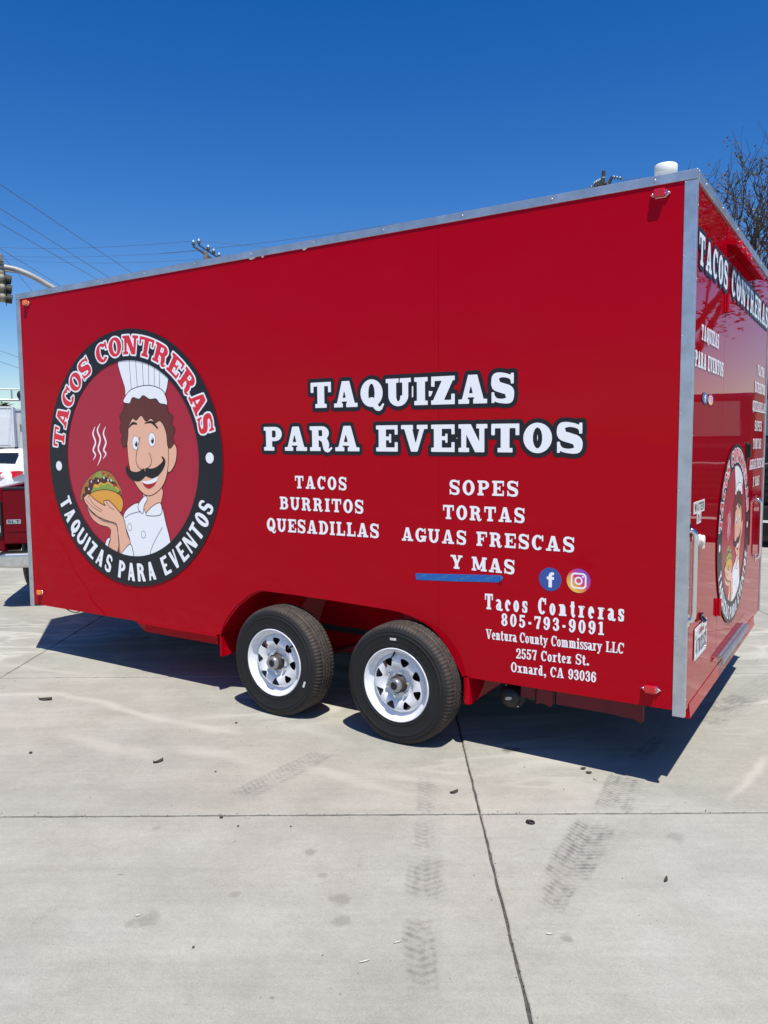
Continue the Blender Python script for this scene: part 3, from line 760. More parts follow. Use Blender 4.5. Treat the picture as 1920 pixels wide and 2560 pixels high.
# aluminium trim
def trim(name, mb, lab=None): return tp(name, mb, M_ALU, lab, .0025)
b = MB(); b.box(-L_ - .003, .004, -.006, .02, ZT - .043, ZT); b.box(-L_, .004, .02, .08, ZT - .006, ZT + .001); top_rail = trim('roof_rail', b, 'aluminium roof rail along the lettered side')
b = MB(); b.box(-.02, .007, .021, W_ + .004, ZT - .048, ZT - .001); trim('roof_rail', b, 'aluminium roof rail over the door end')
b = MB(); b.box(-L_ - .003, -L_ + .02, .02, W_, ZT - .043, ZT - .0005); b.box(-L_, 0, W_ - .02, W_ + .004, ZT - .043, ZT - .0005); trim('roof_rail', b)
b = MB(); b.box(-.052, .003, -.004, .012, .390, ZT - .0435); b.box(-.01, .0035, .012, .028, .390, ZT - .0485); trim('corner_post', b)
b = MB(); b.box(-L_ - .002, -L_ + .050, -.004, .012, .394, ZT - .0435); b.box(-L_ - .002, -L_ + .01, .012, .03, .394, ZT - .0435); trim('corner_post', b)
b = MB(); b.box(-.02, .006, W_ - .03, W_ + .004, .41, ZT - .0485); trim('corner_post', b)
rv = MB()
for x in np.linspace(-L_ + .03, -.18, 11): rv.sphere((x, -.0065, ZT - .021), .0062, 10, (1, .5, 1))
for y in (.18, .62, 1.1, 1.6, 2.1): rv.sphere((.0075, y, ZT - .024), .0075, 10, (.5, 1, 1))
for z in (2.72, 2.4, 2.05, 1.7, 1.35, 1.0, .66, .47): rv.sphere((.0038, .022, z), .004, 8, (.5, 1, 1)); rv.sphere((-.047, -.0045, z + .1), .003, 8, (1, .5, 1))
tp('rivets', rv, M_ALU, kind='stuff')
for x, wd in ((-2.62, .05), (-2.2, .03), (-2.52, .02)):
    b = MB(); b.prism([(x, ZT - .05), (x + wd * .4, ZT - .053), (x + wd, ZT - .046), (x + wd, ZT - .04), (x, ZT - .04)], -.003, -.0005); tp('sealant_bead', b, M_PVC)

# clearance lamps on the side
def marker(x, z, wd, lens):
    red = lens is M_LRED
    b = MB(); b.prism([(x - wd / 2, z), (x - wd * .3, z + .014), (x - wd * .24, z + .019), (x + wd * .24, z + .019), (x + wd * .3, z + .014), (x + wd / 2, z), (x + wd * .3, z - .014), (x + wd * .24, z - .019), (x - wd * .24, z - .019), (x - wd * .3, z - .014)], -.001, -.009)
    o = tp('marker_lamp', b, M_CHROME, ('red' if red else 'amber') + ' clearance lamp near the ' + ('top' if z > 1.5 else 'bottom') + (' rear' if red else ' front') + ' corner', .003)
    b = MB(); b.prism(rrect(x - wd * .30, x + wd * .26, z - .018, z + .020, .008), -.0092, -.030); obj('lens', b, lens, o, bevel=.006, seg=3)
    for sg in (-1, 1): obj('screw', MB().sphere((x + sg * wd * .38, -.0105, z), .0055, 8), M_ALU2, o)
marker(-.153, 2.788, .092, M_LRED); marker(-.148, .505, .096, M_LRED)
marker(-4.915, 2.790, .078, M_LAMB); marker(-4.912, .517, .078, M_LAMB)

# roof vent cap
b = MB(); b.lathe([(.035, 0), (.035, .11), (.0, .11)], 24, 'z', c=(-.215, .35, ZT - .002))
vent = tp('vent_pipe', b, M_PVC)
b = MB(); b.lathe([(.046, .074), (.046, .11), (.052, .114), (.054, .117), (.054, .152), (.050, .157), (.0, .157)], 28, 'z', c=(-.215, .35, ZT - .002)); obj('vent_cap', b, M_PVC, vent)

# belly box ahead of the wheels, frame rails and fittings below
b = MB()
b.add([(-3.90, .06, .41), (-3.72, .020, .338), (-3.0, .020, .338), (-3.0, .020, .396), (-3.9, .5, .41), (-3.72, .5, .338), (-3.0, .5, .338), (-3.0, .5, .396), (-3.72, .020, .396)],
      [(0, 1, 8), (1, 2, 3, 8), (0, 4, 5, 1), (1, 5, 6, 2), (2, 6, 7, 3), (4, 7, 6, 5), (0, 8, 3, 7, 4)])
tp('belly_box', b, M_RED, 'red tank box hung under the side ahead of the wheels')
tp('skirt_flange', MB().box(-3.76, -2.99, -.004, .03, ZP - .014, ZP - .001), M_RED)
M_FRAME = mat('red frame paint', (.13, .002, .009), .6, vary=.2)
for y in (.52, 2.12):
    fr = MB(); fr.box(-5.0, -.1, y, y + .012, .30, .43); fr.box(-5.0, -.1, y + .012, y + .06, .30, .312); fr.box(-5.0, -.1, y + .012, y + .06, .418, .43); tp('frame_rail', fr, M_FRAME)
for x in (-4.6, -3.6, -.95, -.55, -.18): tp('cross_member', MB().box(x, x + .05, .533, 2.119, .33, .4175), M_FRAME)
b = MB(); b.prism([(-.74, .412), (-.66, .412), (-.655, .325), (-.67, .308), (-.72, .322), (-.75, .308), (-.742, .345)], .05, .085); b.box(-.64, -.20, .060, .072, .325, .395); b.prism([(-.36, .412), (-.195, .412), (-.195, .322), (-.205, .310), (-.245, .325), (-.30, .325), (-.36, .335)], .045, .059); b.box(-.84, -.76, .07, .09, .33, .409)
tp('jack_bracket', b, M_FRAME, 'dark red jack bracket under the rear of the side')
b = MB(); b.lathe([(.0, -.055), (.048, -.05), (.056, -.035), (.056, 0), (.072, .002), (.072, .02), (.052, .022), (.052, .16)], 28, 'y', c=(-.90, .10, .318))
for a in (45, 135, 225, 315): pass
valve = tp('drain_valve', b, M_BLACK, 'round black drain valve under the side with an oval badge')
for a in (35, 125, 205, 300): obj('bolt', MB().sphere((-.90 + .063 * math.cos(R_(a)), .099, .318 + .063 * math.sin(R_(a))), .006, 8), M_ALU2, valve)
b = MB(); b.prism([(-.90 + .02 * math.cos(R_(a)), .316 + .010 * math.sin(R_(a + 25))) for a in range(0, 360, 24)], .0435, .05); obj('badge', b, M_SILVER, valve)
b = MB(); b.box(-.86, -.78, .12, .24, .30, .385); tp('valve_housing', b, M_BLACK, bevel=.008)
b = MB(); b.tube(crom([(-4.68, .03, .415), (-4.62, .02, .405), (-4.56, .02, .392), (-4.50, .02, .393), (-4.45, .03, .415)], 5), .004, 6); tp('loose_cable', b, M_BLACK)
# tongue towards the truck
b = MB(); b.tube([(-5.0, .7, .40), (-6.15, 1.29, .42)], .05, 4, smooth=False); b.tube([(-5.0, 1.94, .40), (-6.15, 1.35, .42)], .05, 4, smooth=False); b.cyl((-6.1, 1.32, .40), (-1, 0, .05), .05, .2, 12)
tp('tongue', b, M_FRAME)
for x in (-1.515, -2.395): tp('axle', MB().tube([(x, .05, .31), (x, 2.58, .31)], .04, 10), M_DARK)
for x in (-1.515, -2.395):
    b = MB(); b.tube([(x - .36, .32, .40), (x - .18, .32, .335), (x, .32, .31), (x + .18, .32, .335), (x + .36, .32, .40)], .022, 6); tp('leaf_spring', b, M_FRAME)

# ------------------------------------------------------------------ wheels
RT = .3425
def tyre_mesh():
    prof = [(.204, .030), (.204, -.100), (.207, -.112), (.214, -.119), (.222, -.1225), (.224, -.1245), (.227, -.1245), (.229, -.1225), (.244, -.1255), (.262, -.1262), (.280, -.1245), (.282, -.1262), (.286, -.1258), (.288, -.1238), (.298, -.1205), (.3, -.1222), (.304, -.1205), (.306, -.1185),
            (.312, -.1155), (.318, -.1125), (.327, -.1065), (.3345, -.0975), (.339, -.088), (.3405, -.076), (.341, -.067), (.335, -.0655), (.335, -.0605), (.3415, -.059), (.3422, -.044), (.3422, -.036), (.336, -.0345), (.336, -.0295), (.3425, -.028), (.3425, -.012), (.336, -.0105), (.336, -.0055), (.3422, -.004), (.3422, .006),
            (.3415, .019), (.335, .0205), (.335, .0255), (.341, .027), (.3405, .036), (.339, .048), (.3345, .0575), (.327, .0665), (.312, .0755), (.28, .0845), (.25, .085), (.22, .08), (.204, .07), (.204, .03)]
    def mod(k, j, r, h):
        if .3155 < r and (h < -.0665 or h > .0265):
            if k % 4 == 0: return -.0065 if r > .325 else -.003
        elif r > .3395 and -.06 < h < .02:
            if (k + int((h + .1) * 220)) % 8 == 0: return -.006
        return 0.
    b = MB(); b.lathe(prof, 384, 'y', False, mod)
    V = [v for v in b.v]
    b.v = [(x, y + (.014 * max(0., -z / .34 - .62) / .38 * (1 if y > -.02 else -1) if math.hypot(x, z) > .23 and abs(x) < .18 and z < 0 and abs(y + .02) > .06 else 0.), max(z, -.3355)) for x, y, z in V]
    b.sm = [True if .0 < 1 else False for _ in b.f]
    return b
def rim_mesh():
    b = MB()
    b.lathe([(.204, -.095), (.2085, -.108), (.2115, -.117), (.2095, -.1235), (.2045, -.1235), (.2005, -.117), (.1985, -.107), (.1955, -.105), (.1945, -.098), (.1905, -.088), (.1835, -.084), (.1765, -.081), (.1725, -.079), (.1705, -.076), (.1700, -.072)], 96, 'y')
    b.lathe([(.1700, -.070), (.168, .05), (.19, .06), (.204, .06)], 64, 'y')
    return b
def disc_mesh():
    from mathutils.geometry import delaunay_2d_cdt
    def depth(r):
        pts = [(.04, -.080), (.084, -.080), (.090, -.084), (.098, -.0935), (.112, -.099), (.128, -.101), (.146, -.098), (.160, -.088), (.170, -.074)]
        for (a, ya), (c_, yc) in zip(pts, pts[1:]):
            if r <= c_: return ya + (yc - ya) * (r - a) / (c_ - a)
        return pts[-1][1]
    vs, es, holes = [], [], []
    def loop(P):
        i0 = len(vs); vs.extend(Vector(p_) for p_ in P); es.extend((i0 + i, i0 + (i + 1) % len(P)) for i in range(len(P)))
    loop([(.1702 * math.cos(R_(a)), .1702 * math.sin(R_(a))) for a in range(0, 360, 4)])
    loop([(.053 * math.cos(R_(a)), .053 * math.sin(R_(a))) for a in range(0, 360, 12)])
    win = []
    for k in range(8):
        a0 = 22.5 + 45 * k
        P = crom([(.106, 0), (.112, -5.), (.127, -9.), (.140, -11.2), (.149, -9.8), (.152, 0), (.149, 9.8), (.140, 11.2), (.127, 9.), (.112, 5.)], 3, True)
        Q = [(r * math.cos(R_(a0 + d)), r * math.sin(R_(a0 + d))) for r, d in P]
        win.append(Q); loop(Q)
    for r in (.062, .084, .090, .098, .104, .157, .163):
        for i in range(96):
            a = 2 * math.pi * i / 96; vs.append(Vector((r * math.cos(a), r * math.sin(a))))
    for r in (.118, .132, .146):
        for i in range(96):
            a = 360 * i / 96
            d = (a - 22.5) % 45; d = min(d, 45 - d)
            if d > 15.5: vs.append(Vector((r * math.cos(R_(a)), r * math.sin(R_(a)))))
    ov, oe, of, *_ = delaunay_2d_cdt(vs, es, [], 4, 1e-6)
    b = MB(); V = [(q.x, depth(q.length), q.y) for q in ov]
    keep = []
    for t in of:
        c = sum((ov[i] for i in t), Vector((0, 0))) / len(t)
        if c.length < .0525 or any(inside((c.x, c.y), Q) for Q in win): continue
        keep.append(t)
    b.add(V, keep, True)
    for Q in win:                                                   # window edges turned inwards
        n = len(Q); V = [(q[0], depth(math.hypot(*q)), q[1]) for q in Q] + [(q[0] * .999, depth(math.hypot(*q)) + .0032, q[1] * .999) for q in Q]
        b.add(V, [(i, (i + 1) % n, n + (i + 1) % n, n + i) for i in range(n)], True)
    return b
def mesh_of(name, mb, m, fix=True):
    me = bpy.data.meshes.new(name); me.from_pydata(mb.v, [], mb.f); me.polygons.foreach_set('use_smooth', mb.sm)
    if fix:
        bm = bmesh.new(); bm.from_mesh(me); bmesh.ops.recalc_face_normals(bm, faces=bm.faces); bm.to_mesh(me); bm.free()
    me.materials.append(m); return me
tm = tyre_mesh()
ME_TYRE = mesh_of('tyre', tm, M_TYRE); ME_RIM = mesh_of('rim', rim_mesh(), M_WHEEL); ME_DISC = mesh_of('wheel_disc', disc_mesh(), M_WHEEL)
hb = MB(); hb.lathe([(.0, -.070), (.053, -.070), (.053, -.076), (.0495, -.080), (.0480, -.110), (.044, -.114), (.0, -.114)], 32, 'y'); ME_HUB = mesh_of('hub', hb, M_RUST)
hb = MB(); hb.lathe([(.0395, -.1145), (.0395, -.125), (.037, -.134), (.031, -.140), (.022, -.1415), (.0215, -.137), (.0, -.137)], 32, 'y'); ME_CAP = mesh_of('hub_cap', hb, M_SILVER)
hb = MB(); hb.lathe([(.0205, -.1372), (.0205, -.140), (.016, -.142), (.008, -.1425), (.007, -.140), (.0, -.140)], 20, 'y'); ME_PLUG = mesh_of('grease_plug', hb, M_BLACK)
hb = MB(); hb.lathe([(.0, -.0255), (.0065, -.0255), (.0075, -.022), (.0115, -.020), (.0115, -.004), (.0135, 0.), (.0, .0)], 6, 'y', False); ME_NUT = mesh_of('lug_nut', hb, M_CHROME)
hb = MB(); hb.lathe([(.0, .0), (.150, .0), (.150, .05), (.0, .05)], 40, 'y'); ME_DRUM = mesh_of('brake_drum', hb, M_DARK)
def tyre_text(txt, a0, a1, r0, r1):
    W = word(txt, .16, .16, False, .14, None, 0., 26)
    V, T = fill(W['fill']); b = MB()
    out = []
    for u, v in V:
        a = R_(a0 + (a1 - a0) * u / W['width']); r = r0 + (r1 - r0) * v
        out.append((r * math.cos(a), -.1272 + (r - .26) ** 2 * 2.2, r * math.sin(a)))
    b.add(out, T); return b
ME_TXT = mesh_of('raised_lettering', tyre_text('GOODRIDE', 68, -2, .242, .274), M_TYRE)
def wheel(x, valve_a, tag_a, tag_r, tag_tang, lug_a, lab):
    o = link('wheel', ME_RIM); o.location = (x, 0, .3355); o['label'] = lab
    bpy.context.view_layer.update()
    o.parent = trailer; o.matrix_parent_inverse = trailer.matrix_world.inverted()
    def sub(name, me, rot=0., off=(0, 0, 0)):
        c = bpy.data.objects.new(name, me); COL.objects.link(c); c.parent = o; c.location = off; c.rotation_euler = (0, R_(-rot), 0); return c
    sub('tyre', ME_TYRE, lug_a * .3); sub('wheel_disc', ME_DISC, lug_a); sub('hub', ME_HUB); sub('hub_cap', ME_CAP); sub('grease_plug', ME_PLUG); sub('brake_drum', ME_DRUM, 0, (0, -.028, 0))
    sub('raised_lettering', ME_TXT, tag_a - 90)
    for k in range(6):
        a = R_(lug_a + 12 + 60 * k); sub('lug_nut', ME_NUT, 0, (.0698 * math.cos(a), -.0800, .0698 * math.sin(a)))
    a = R_(valve_a); b = MB(); P0 = Vector((.176 * math.cos(a), -.082, .176 * math.sin(a)))
    b.tube([P0, P0 + Vector((-.012 * math.cos(a), -.018, -.012 * math.sin(a))), P0 + Vector((-.020 * math.cos(a), -.042, -.020 * math.sin(a)))], [.0055, .005, .0042], 8)
    sub('valve_stem', mesh_of('valve_stem', b, M_BLACK))
    b = MB(); a = R_(127); ca, sa = math.cos(a), math.sin(a)
    V = []
    for r, t in ((.112, -.009), (.150, -.009), (.150, .009), (.112, .009)):
        V.append((r * ca - t * sa, -.1022 + (.003 if r > .14 else 0), r * sa + t * ca))
    b.add(V, [(0, 1, 2, 3)]); sub('sticker', mesh_of('sticker', b, mat('maroon sticker', (.075, .028, .028), .5)))
    b = MB(); a = R_(tag_a); c = Vector((tag_r * math.cos(a), -.1285, tag_r * math.sin(a)))
    rad, tan = Vector((math.cos(a), 0, math.sin(a))), Vector((-math.sin(a), 0, math.cos(a)))
    hu, hv = (.020, .007)
    b.add([c + tan * i + rad * j for i, j in ((-hu, -hv), (hu, -hv), (hu, hv), (-hu, hv))], [(0, 1, 2, 3)]); sub('tyre_tag', mesh_of('tyre_tag', b, mat('white paper tag', (.62, .62, .60), .6, vary=.25, vscale=90)))
    return o
wheel(-1.507, 99, 92, .262, 0, 3, 'rear white spoked wheel')
wheel(-2.392, 42, -22, .262, 0, 20, 'forward white spoked wheel')
# the far side wheels
for x in (-1.507, -2.392):
    o = link('wheel', ME_TYRE); o.location = (x, W_, .3355); o.rotation_euler = (0, 0, math.pi); bpy.context.view_layer.update()
    o.parent = trailer; o.matrix_parent_inverse = trailer.matrix_world.inverted(); o['label'] = 'black tyre on the far side'

# ------------------------------------------------------------------ flat print
LY = .00006
def flat(name, loops, m, mapf, label=None, parent=None, tris=None):
    V, T = tris if tris else fill(loops)
    me = bpy.data.meshes.new(name); me.from_pydata([mapf(u, v) for u, v in V], [], T)
    o = link(name, me, m, parent or trailer)
    if label: o['label'] = label
    return o
def side_map(x0, z0, h, asp, x1, tilt=0., d=.0012):
    k = (x1 - x0) / asp
    return lambda u, v: (x0 + u * k, -d, z0 + v * h + tilt * u / asp)
def rear_map(y0, z0, h, asp, y1, tilt=0., d=.0025):
    k = (y1 - y0) / asp
    return lambda u, v: (d, y0 + u * k, z0 + v * h + tilt * u / asp)
def lettering(txt, plane, a0, a1, z, h, s=.24, hh=.14, sp=.16, tilt=0., serif=True, outline=0., m=None, col='white', label=None, res=40, leftovers=False, d=None, parent=None):
    asp = (a1 - a0) / h
    W0 = word(txt, s, hh, serif, sp, asp, 0., 12); kk = W0['k']; asp = W0['width']
    mk = side_map if plane == 'side' else rear_map
    d = d or (.0012 if plane == 'side' else .0030)
    x = 0.; top = None
    for wd_ in txt.split(' '):
        W = word(wd_, s, hh, serif, sp, None, outline, res, k=kk)
        mp0 = mk(a0, z, h, asp, a1, tilt, d + 2 * LY); mp1 = mk(a0, z, h, asp, a1, tilt, d); mp2 = mk(a0, z, h, asp, a1, tilt, d + LY)
        lw = '%s %s word %s' % (col, 'slab-serif' if serif else 'plain', wd_)
        top = flat('lettering', W['fill'], m or M_WHITE, (lambda f, x: lambda u, v: f(u + x, v))(mp0, x), lw, parent)
        if outline:
            flat('lettering_outline', W['outline'], M_CHAR, (lambda f, x: lambda u, v: f(u + x, v))(mp1, x), None, top)
            if leftovers:
                hl = [L for L, sg in zip(W['outline'], W['sign']) if sg < 0 and abs(area(L)) < .06]
                for L in hl: flat('vinyl_leftover', [L], M_WHITE, (lambda f, x: lambda u, v: f(u + x, v))(mp2, x), None, top)
        x += W['width'] + sp + .42 * kk + sp
    return top
lettering('TAQUIZAS', 'side', -2.160, -.856, 1.894, .150, .34, .155, .14, -.012, outline=.155, leftovers=True)
lettering('PARA EVENTOS', 'side', -2.534, -.497, 1.642, .147, .33, .155, .15, -.017, outline=.155, leftovers=True)
lettering('TACOS', 'side', -2.292, -1.907, 1.411, .077, .24, .15, .22, -.003)
lettering('BURRITOS', 'side', -2.416, -1.790, 1.278, .079, .24, .15, .20, -.003)
lettering('QUESADILLAS', 'side', -2.525, -1.685, 1.137, .082, .24, .15, .16, .001)
lettering('SOPES', 'side', -1.229, -.832, 1.402, .079, .24, .15, .22, .0)
lettering('TORTAS', 'side', -1.268, -.796, 1.268, .077, .24, .15, .20, -.001)
lettering('AGUAS FRESCAS', 'side', -1.531, -.534, 1.134, .076, .24, .15, .20, -.001)
lettering('Y MAS', 'side', -1.222, -.850, 1.000, .075, .26, .15, .16, -.003)
lettering('Tacos Contreras', 'side', -1.018, -.284, .797, .084, .19, .125, .22, .018)
lettering('805-793-9091', 'side', -.923, -.380, .719, .066, .20, .13, .22, .016)
lettering('Ventura County Commissary LLC', 'side', -1.012, -.282, .637, .053, .155, .10, .03, .019)
lettering('2557 Cortez St.', 'side', -.838, -.451, .555, .053, .17, .11, .08, .018)
lettering('Oxnard, CA 93036', 'side', -.867, -.415, .479, .052, .17, .11, .07, .014)

def badge_round(plane, c0, z, r, rx, which):
    loc = (c0, -.0012, z) if plane == 'side' else (.0030, c0, z)
    e = bpy.data.meshes.new('badge')
    def mp(k): return (lambda u, v: (u, -k * LY / r, v))
    circ = ell(0, 0, 1, 1, 0, 354, 59)
    def place(o, par):
        o.parent = par
    V, T = fill([circ]); e.from_pydata([(u, 0, v) for u, v in V], [], T); e.materials.append(M_FBLUE if which == 'f' else M_INSTA)
    o = bpy.data.objects.new('social_badge', e); COL.objects.link(o)
    o.location = loc; o.scale = (rx, r, r); o.rotation_euler = (0, 0, 0 if plane == 'side' else math.pi / 2)
    o.parent = trailer; o.matrix_parent_inverse = trailer.matrix_world.inverted()
    o['label'] = 'round blue badge with a white letter f' if which == 'f' else 'round orange to purple badge with a white camera outline'
    def sub(name, loops, m, k):
        V, T = fill(loops); me = bpy.data.meshes.new(name); me.from_pydata([(u, -k * LY / r * 2, v) for u, v in V], [], T); me.materials.append(m)
        q = bpy.data.objects.new(name, me); COL.objects.link(q); q.parent = o
    if which == 'f':
        F = crom([(.30, .60), (.16, .61), (.0, .56), (-.10, .44), (-.14, .26)], 4)
        P = F + [(-.14, .22), (-.30, .22), (-.30, -.02), (-.14, -.02), (-.14, -.68), (.16, -.68), (.16, -.02), (.34, -.02), (.34, .22), (.16, .22)] + crom([(.16, .28), (.19, .36), (.26, .385), (.34, .38)], 3) + [(.34, .60)]
        sub('letter_f', [P], M_WHITE, 1)
    else:
        sub('camera_outline', [rrect(-.66, .66, -.66, .66, .34), rrect(-.52, .52, -.52, .52, .24)], M_WHITE, 1)
        sub('camera_lens', [ell(0, 0, .34, .34, 0, 348, 29), ell(0, 0, .21, .21, 0, 348, 29)], M_WHITE, 1)
        sub('camera_flash', [ell(.36, .36, .08, .08, 0, 330, 11)], M_WHITE, 1)
badge_round('side', -.657, .988, .0600, .0590, 'f'); badge_round('side', -.510, .993, .0605, .0605, 'i')

# ------------------------------------------------------------------ the round emblem
ART = {
'hat': [(-0.066, 0.817), (0.435, 0.783), (0.428, 0.485), (0.238, 0.555), (0.005, 0.498), (-0.019, 0.552)],
 'band': [(-0.025, 0.436), (-0.004, 0.498), (0.08, 0.543), (0.238, 0.56), (0.362, 0.535), (0.425, 0.49), (0.437, 0.399), (0.231, 0.427)],
 'hair': [(-.056,.10),(-.085,.15),(-.062,.19),(-.095,.24),(-.075,.29),(-.09,.34),(-.05,.375),(-.03,.425),(.03,.43),(.07,.475),(.14,.46),(.19,.485),(.26,.455),(.33,.455),(.37,.42),(.44,.405),(.455,.355),(.50,.32),(.49,.265),(.52,.22),(.495,.17),(.505,.12),(.47,.085),(.44,.10),(.43,.19),(.40,.26),(.36,.29),(.31,.275),(.27,.31),(.21,.29),(.16,.335),(.10,.30),(.06,.315),(.01,.25),(.0,.18),(-.02,.11)],
 'face': [(-0.009, 0.259), (0.06, 0.316), (0.156, 0.352), (0.296, 0.32), (0.397, 0.27), (0.44, 0.175), (0.445, 0.042), (0.428, -0.091), (0.374, -0.197), (0.28, -0.262), (0.194, -0.278), (0.11, -0.237), (0.035, -0.144), (-0.003, -0.026), (-0.014, 0.122)],
 'ear': [(0.437, 0.109), (0.492, 0.123), (0.533, 0.085), (0.524, -0.005), (0.483, -0.071), (0.431, -0.086)],
 'neck': [(0.18, -0.22), (0.36, -0.216), (0.335, -0.342), (0.201, -0.425), (0.137, -0.418), (0.125, -0.369)],
 'jacket': [(-0.094, -0.462), (0.008, -0.363), (0.119, -0.342), (0.173, -0.416), (0.216, -0.415), (0.339, -0.347), (0.395, -0.494), (0.431, -0.609), (0.446, -0.724), (0.239, -0.807), (0.005, -0.825), (-0.144, -0.795), (-0.023, -0.665)],
 'collar_l': [(0.168, -0.281), (0.097, -0.34), (0.087, -0.39), (0.137, -0.42), (0.156, -0.358), (0.193, -0.308)],
 'collar_r': [(0.175, -0.431), (0.232, -0.37), (0.336, -0.331), (0.338, -0.42)],
 'taco_back': [(-0.621, -0.328), (-0.585, -0.227), (-0.479, -0.137), (-0.349, -0.089), (-0.226, -0.108), (-0.139, -0.187), (-0.106, -0.277), (-0.331, -0.314), (-0.573, -0.337)],
 'beef': [(-0.592, -0.332), (-0.586, -0.29), (-0.556, -0.279), (-0.558, -0.232), (-0.508, -0.22), (-0.497, -0.168), (-0.441, -0.167), (-0.415, -0.146), (-0.353, -0.156), (-0.289, -0.139), (-0.229, -0.169), (-0.169, -0.188), (-0.149, -0.228), (-0.113, -0.267), (-0.236, -0.28), (-0.458, -0.307), (-0.548, -0.336)],
 'cheese': [(-0.454, -0.245), (-0.435, -0.203), (-0.388, -0.207), (-0.355, -0.186), (-0.308, -0.196), (-0.261, -0.179), (-0.216, -0.199), (-0.171, -0.213), (-0.143, -0.258), (-0.455, -0.271)],
 'lettuce': [(-0.471, -0.271), (-0.437, -0.229), (-0.389, -0.233), (-0.356, -0.202), (-0.309, -0.211), (-0.262, -0.19), (-0.217, -0.211), (-0.172, -0.228), (-0.14, -0.263), (-0.329, -0.268)],
 'lettuce_top': [(-0.448, -0.162), (-0.397, -0.11), (-0.35, -0.101), (-0.32, -0.13), (-0.273, -0.119), (-0.228, -0.149), (-0.184, -0.178), (-0.26, -0.169), (-0.322, -0.165), (-0.368, -0.146), (-0.417, -0.172)],
 'shell': [(-0.572, -0.326), (-0.513, -0.293), (-0.423, -0.26), (-0.296, -0.245), (-0.189, -0.259), (-0.115, -0.292), (-0.088, -0.342), (-0.103, -0.397), (-0.133, -0.421), (-0.244, -0.413), (-0.462, -0.369)],
 'hand_back': [(-0.554, -0.352), (-0.495, -0.391), (-0.309, -0.467), (-0.151, -0.521), (-0.184, -0.747), (-0.302, -0.724), (-0.253, -0.567), (-0.392, -0.532), (-0.492, -0.474)],
 'hand': [(-0.569, -0.331), (-0.541, -0.297), (-0.501, -0.288), (-0.412, -0.337), (-0.304, -0.374), (-0.325, -0.344), (-0.293, -0.331), (-0.24, -0.341), (-0.123, -0.428), (-0.083, -0.477), (-0.056, -0.577), (-0.02, -0.68), (-0.142, -0.769), (-0.158, -0.643), (-0.181, -0.517), (-0.342, -0.489), (-0.497, -0.412)],
 'cuff_a': [(-0.334, -0.736), (-0.305, -0.652), (-0.257, -0.633), (-0.285, -0.712), (-0.187, -0.742), (-0.205, -0.789), (-0.298, -0.785)],
 'cuff_b': [(-0.142, -0.769), (-0.11, -0.732), (-0.016, -0.67), (0.016, -0.763), (0.005, -0.825), (-0.146, -0.826)]}
LINES = {'steam': [[(-0.329, 0.285), (-0.368, 0.231), (-0.338, 0.159), (-0.366, 0.084), (-0.339, 0.023), (-0.386, -0.054)], [(-0.393, 0.262), (-0.425, 0.206), (-0.398, 0.135), (-0.43, 0.074), (-0.404, 0.033), (-0.438, -0.008)], [(-0.265, 0.259), (-0.296, 0.204), (-0.27, 0.134), (-0.3, 0.073), (-0.275, 0.043), (-0.312, 0.002)]],
 'pleat': [[(0.042, 0.767), (0.057, 0.528)], [(0.116, 0.759), (0.126, 0.546)], [(0.191, 0.747), (0.195, 0.56)], [(0.258, 0.734), (0.255, 0.561)], [(0.322, 0.702), (0.314, 0.549)], [(0.382, 0.67), (0.368, 0.527)], [(-0.004, 0.498), (0.08, 0.543), (0.238, 0.56), (0.362, 0.535), (0.425, 0.49)]],
 'nose': [[(0.139, 0.174), (0.094, 0.052), (0.085, -0.026), (0.133, -0.074), (0.205, -0.069), (0.257, -0.025), (0.237, 0.052)]],
 'brow': [[(0.012, 0.244), (0.058, 0.277), (0.109, 0.271)], [(0.195, 0.274), (0.273, 0.282), (0.34, 0.233)]],
 'stache': [[(0.183, -0.095), (0.101, -0.134), (0.022, -0.12), (-0.028, -0.076), (-0.011, -0.051)], [(0.183, -0.095), (0.267, -0.107), (0.346, -0.072), (0.397, -0.015), (0.371, 0.023)]],
 'finger': [[(-0.548, -0.331), (-0.463, -0.39), (-0.354, -0.427)], [(-0.513, -0.298), (-0.446, -0.369), (-0.338, -0.416)], [(-0.534, -0.372), (-0.466, -0.442), (-0.311, -0.487), (-0.173, -0.514)], [(-0.294, -0.338), (-0.243, -0.387), (-0.197, -0.401)], [(-0.171, -0.522), (-0.153, -0.643), (-0.142, -0.764)]],
 'seamline': [[(-0.072, -0.462), (-0.003, -0.429), (0.116, -0.404)], [(0.352, -0.516), (0.277, -0.608), (0.216, -0.7), (0.198, -0.771)], [(0.482, 0.061), (0.45, 0.033), (0.458, -0.014)]],
 'dots': [[(-0.469, -0.183)], [(-0.382, -0.174)], [(-0.505, -0.244)], [(-0.309, -0.15)], [(-0.26, -0.167)], [(-0.222, -0.169)]],
 'eye': [[(0.086, 0.126)], [(0.27, 0.15)]],
 'button': [[(-0.021, -0.534)], [(0.135, -0.584)]],
 'mouth': [[(0.146, -0.167), (0.229, -0.161), (0.315, -0.13), (0.291, -0.189), (0.226, -0.224), (0.176, -0.211)]],
 'teeth': [[(0.146, -0.167), (0.229, -0.161), (0.315, -0.13), (0.299, -0.169), (0.228, -0.188), (0.171, -0.186)]],
 'tomato': [[(-0.319, -0.119)], [(-0.258, -0.134)], [(-0.186, -0.208)]]}

